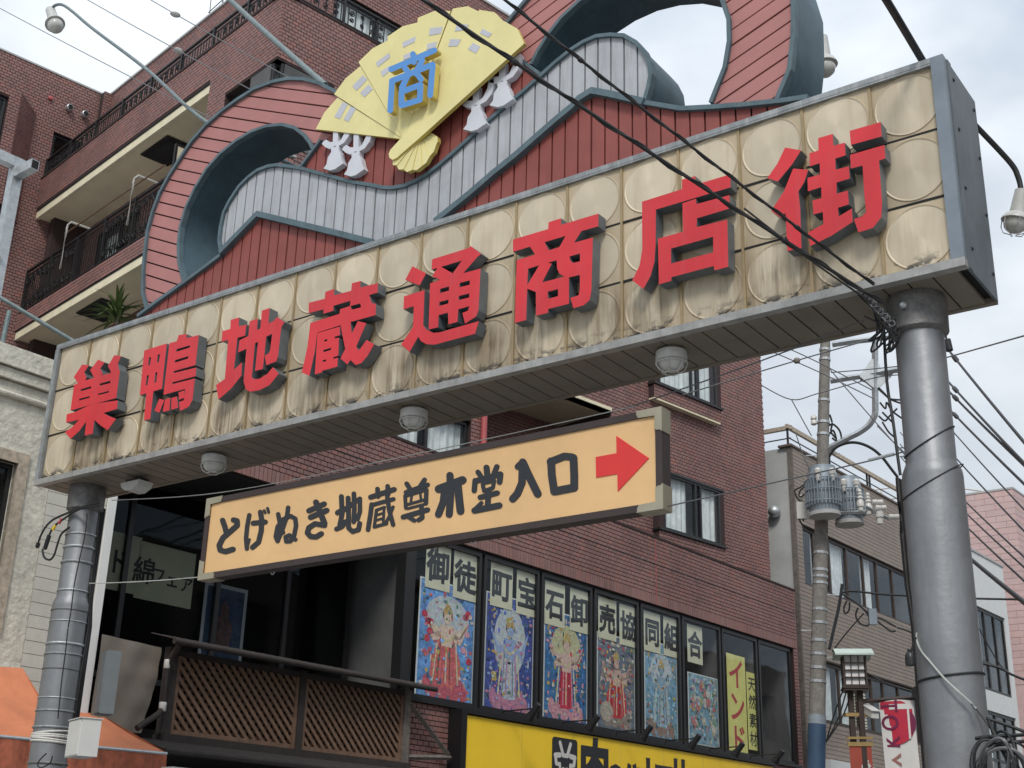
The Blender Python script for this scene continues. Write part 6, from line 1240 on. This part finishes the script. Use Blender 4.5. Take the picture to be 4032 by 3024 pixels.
for k, (ch, y) in enumerate(zip('TOKYO', (-.10, -.38, -.68, -1.0, -1.28))):
    vs, fs = glyph(ch, .012); P_ = []
    for x, y2, z in vs:
        a, b = bw * .31 + (y2) * .40, y + x * .34; P_.append(BF(a, b, .013 + warp(a, b) + z * .05))
    MB().add(P_, fs).build('printed_letter', M_bandark if k < 3 else M_banink, bn)
sb = thing('small_banner', 'narrow red banner with white blossoms on the lantern post', 'banner', U8(752, 1500)); SBf = Frame(U8(752, 1420), rx); sw_ = .19
MB().box(SBf, -sw_, sw_, -1.1, 0, .05, .058).build('cloth', mat('small_banner_red', (.36, .07, .045), .8), sb); MB().box(SBf, -sw_ - .03, sw_ + .03, -.04, .03, .04, .075).build('rod', M_gold, sb); MB().box(SBf, -sw_ - .03, sw_ + .03, .08, .12, .04, .075).build('rod', M_gold, sb)
for k in range(7):
    fx, fy = random.uniform(-.12, .13), random.uniform(-.55, -.12)
    v2, T_ = triang([arc(fx + .03 * math.cos(a), fy + .03 * math.sin(a), .022, 0, 324, 9) for a in [2 * math.pi * j / 5 for j in range(5)]]); MB().region(SBf, v2, T_, .058, .06).build('blossom', M_porc, sb)
put_glyph(MB(), SBf, '巣', .02, -.78, .26, .02, .05, .061).build('white_character', M_porc, sb); put_glyph(MB(), SBf, '鴨', .02, -1.0, .2, .015, .05, .061).build('white_character', M_porc, sb)

# ================================================================ wires and fittings at the stout silver pole
cW = crop(3550, 1100, 1.382); Rr_ = lambda u, v, D: PD(*cW(u, v), D)
for lb, s, e, r in (('upper heavy wire with black clamp leaving the stout pole', (240, 345), (720, 950), .016), ('second heavy wire leaving the stout pole', (240, 520), (720, 1055), .014), ('third heavy wire close below its neighbour', (240, 570), (720, 1062), .014), ('fourth heavy wire with a long sleeve', (255, 680), (720, 1165), .013), ('fifth thin wire leaving the stout pole', (265, 790), (720, 1310), .008), ('sixth thin wire leaving the stout pole', (295, 950), (720, 1425), .009), ('seventh thin wire passing the pink wall', (335, 1175), (720, 1560), .009), ('eighth thin wire passing the pink wall', (335, 1235), (720, 1615), .009), ('ninth wire low over the pink wall', (345, 1315), (720, 1690), .010), ('thick black twisted wire over the white wall', (365, 1490), (720, 1800), .022)):
    kx = (-8 - s[0]) / (e[0] - s[0]); S2, E_2 = Rr_(-8, s[1] + (e[1] - s[1]) * kx, 24), Rr_(*e, 11)
    t = thing('street_wire', lb, 'cable', E_2, 'wires along the street behind the stout pole'); MB().tube([S2 + (E_2 - S2) * (i / 10) - V((0, 0, .06 * 4 * (i / 10) * (1 - i / 10))) for i in range(11)], r, 6).build('core', M_wire, t, True)
    if r > .0125:
        for f in (.28, .62): q = S2.lerp(E_2, f) - V((0, 0, .06 * 4 * f * (1 - f))); d = (E_2 - S2).normalized(); MB().tube([q - d * .22, q - d * .15, q + d * .15, q + d * .22], [r, r * 2, r * 2, r], 8).build('sleeve', M_wire, t, True)
wire('street_wire', 'thin grey wire rising from the stout pole towards the sky', [Rr_(235, 428, 18), Rr_(720, 292, 14)], .010, M_wiregrey)
q = Rr_(248, 350, 16); tag(MB().tube([Rr_(238, 245, 16), Rr_(242, 320, 16), Rr_(246, 330, 16), Rr_(262, 388, 16)], [.012, .014, .05, .045], 10).build('dead_end_clamp', M_wire, None, True), 'black dead end clamp beside the stout silver pole', 'clamp')
wire('service_wire', 'black wire crossing the white wall right of the stout pole', [U8(1770, 128), U8(2260, 138)], .02)
wire('service_wire', 'black wire over the lower white building windows', [U8(1830, 700), U8(2000, 745), U8(2100, 800), U8(2300, 880)], .024)
wire('service_wire', 'thin wire slanting across the white building windows', [U8(1790, 350), U8(1950, 640), U8(2030, 750)], .012)
yp_ = FR.o.y - rlR_ * .97
t = thing('slung_cord', 'white cord with black end slung round the lower stout pole', 'cable', PY(*c8(1500, 830), yp_ - .02))
MB().tube(spline([PY(*c8(*w_), yp_ - .03 + .10 * abs(w_[0] - 1560) / 330 * (abs(w_[0] - 1560) / 330)) for w_ in ((1262, 430), (1262, 500), (1300, 590), (1380, 690), (1500, 830), (1620, 945), (1760, 1070))]), .006, 6).build('white_cord', M_wirepale, t, True)
MB().tube([PY(*c8(*w_), yp_ - .01) for w_ in ((1755, 1060), (1770, 1090), (1790, 1110))], .010, 6).build('knot', M_wiregrey, t); MB().tube([PY(*c8(*w_), yp_ + .06) for w_ in ((1790, 1110), (1860, 1200), (1950, 1330))], .005, 6).build('black_cord', M_wire, t)
t = thing('cable_coil', 'coiled black cables tied to the right side of the stout pole', 'cable', PY(*c8(1960, 1500), .1))
for k in range(10):
    cx_, cy_, ra, rb_ = 1985 + random.uniform(-60, 90), 1640 + random.uniform(-60, 60), 150 + random.uniform(-40, 80), 240 + random.uniform(-60, 40); tl = random.uniform(-.4, .4)
    MB().tube([PY(*c8(cx_ + ra * math.cos(a) * math.cos(tl) - rb_ * math.sin(a) * math.sin(tl), cy_ + ra * math.cos(a) * math.sin(tl) + rb_ * math.sin(a) * math.cos(tl)), .05 + .05 * math.sin(a + k)) for a in [2 * math.pi * i / 28 for i in range(29)]], random.choice([.007, .009, .010]), 6).build('coil_turn', random.choice([M_wire, M_wiregrey, M_armdark]), t, True)
for q in (((1960, 1350), (2080, 1345), (2280, 1330)), ((1960, 1355), (2100, 1400), (2280, 1385)), ((1780, 1370), (1870, 1355), (1960, 1350)), ((1890, 1180), (1930, 1290), (1960, 1350)), ((1880, 1190), (2030, 1240), (2280, 1330))): MB().tube(spline([PY(*c8(*w_), .08) for w_ in q]), .010, 6).build('cable_tail', M_wire, t, True)
t = thing('hanging_socket', 'black rubber socket hanging left of the stout silver pole', 'socket', PY(*c8(1202, 650), .1)); MB().tube(spline([PY(*c8(*w_), .1) for w_ in ((1255, 470), (1230, 530), (1215, 595))]), .006, 6).build('lead', M_wire, t, True); MB().lathe(Frame(PY(*c8(1202, 655), .1), rx), [(.010, .05), (.013, .042), (.010, .036), (.024, .02), (.027, 0), (.027, -.04), (.016, -.043)], 16).build('socket_body', M_blackpl, t, True)
t = thing('horn_speaker', 'black horn loudspeaker half hidden behind the stout pole', 'loudspeaker', U8(1290, 970)); MB().lathe(Frame(U8(1300, 970), rx, V((0, -1, 0))), [(.13, .1), (.12, .05), (.06, -.1), (.05, -.2)], 18).build('horn', M_blackpl, t, True); MB().tube([U8(1310, 1040), U8(1320, 1300)], .06, 8).build('stand', M_armdark, t)
t = thing('riser_pipe', 'pale conduit bundle rising left of the stout silver pole', 'conduit', PY(*cA7(1040, 1600), .52))
for k in range(4): MB().tube([PY(*cA7(1000 + 14 * k, 1205 + 8 * k), .52), PY(*cA7(1015 + 14 * k, 1400), .52), PY(*cA7(1035 + 15 * k, 1660), .52), PY(*cA7(1075 + 14 * k, 2075 + 10 * k), .52), PY(*cA7(1125 + 14 * k, 2400), .52), PY(*cA7(1125 + 14 * k, 2400), .52) - V((0, 0, 2.6))], .011, 8).build('conduit', random.choice([M_woodgrey, M_wire, M_conc]), t, True)
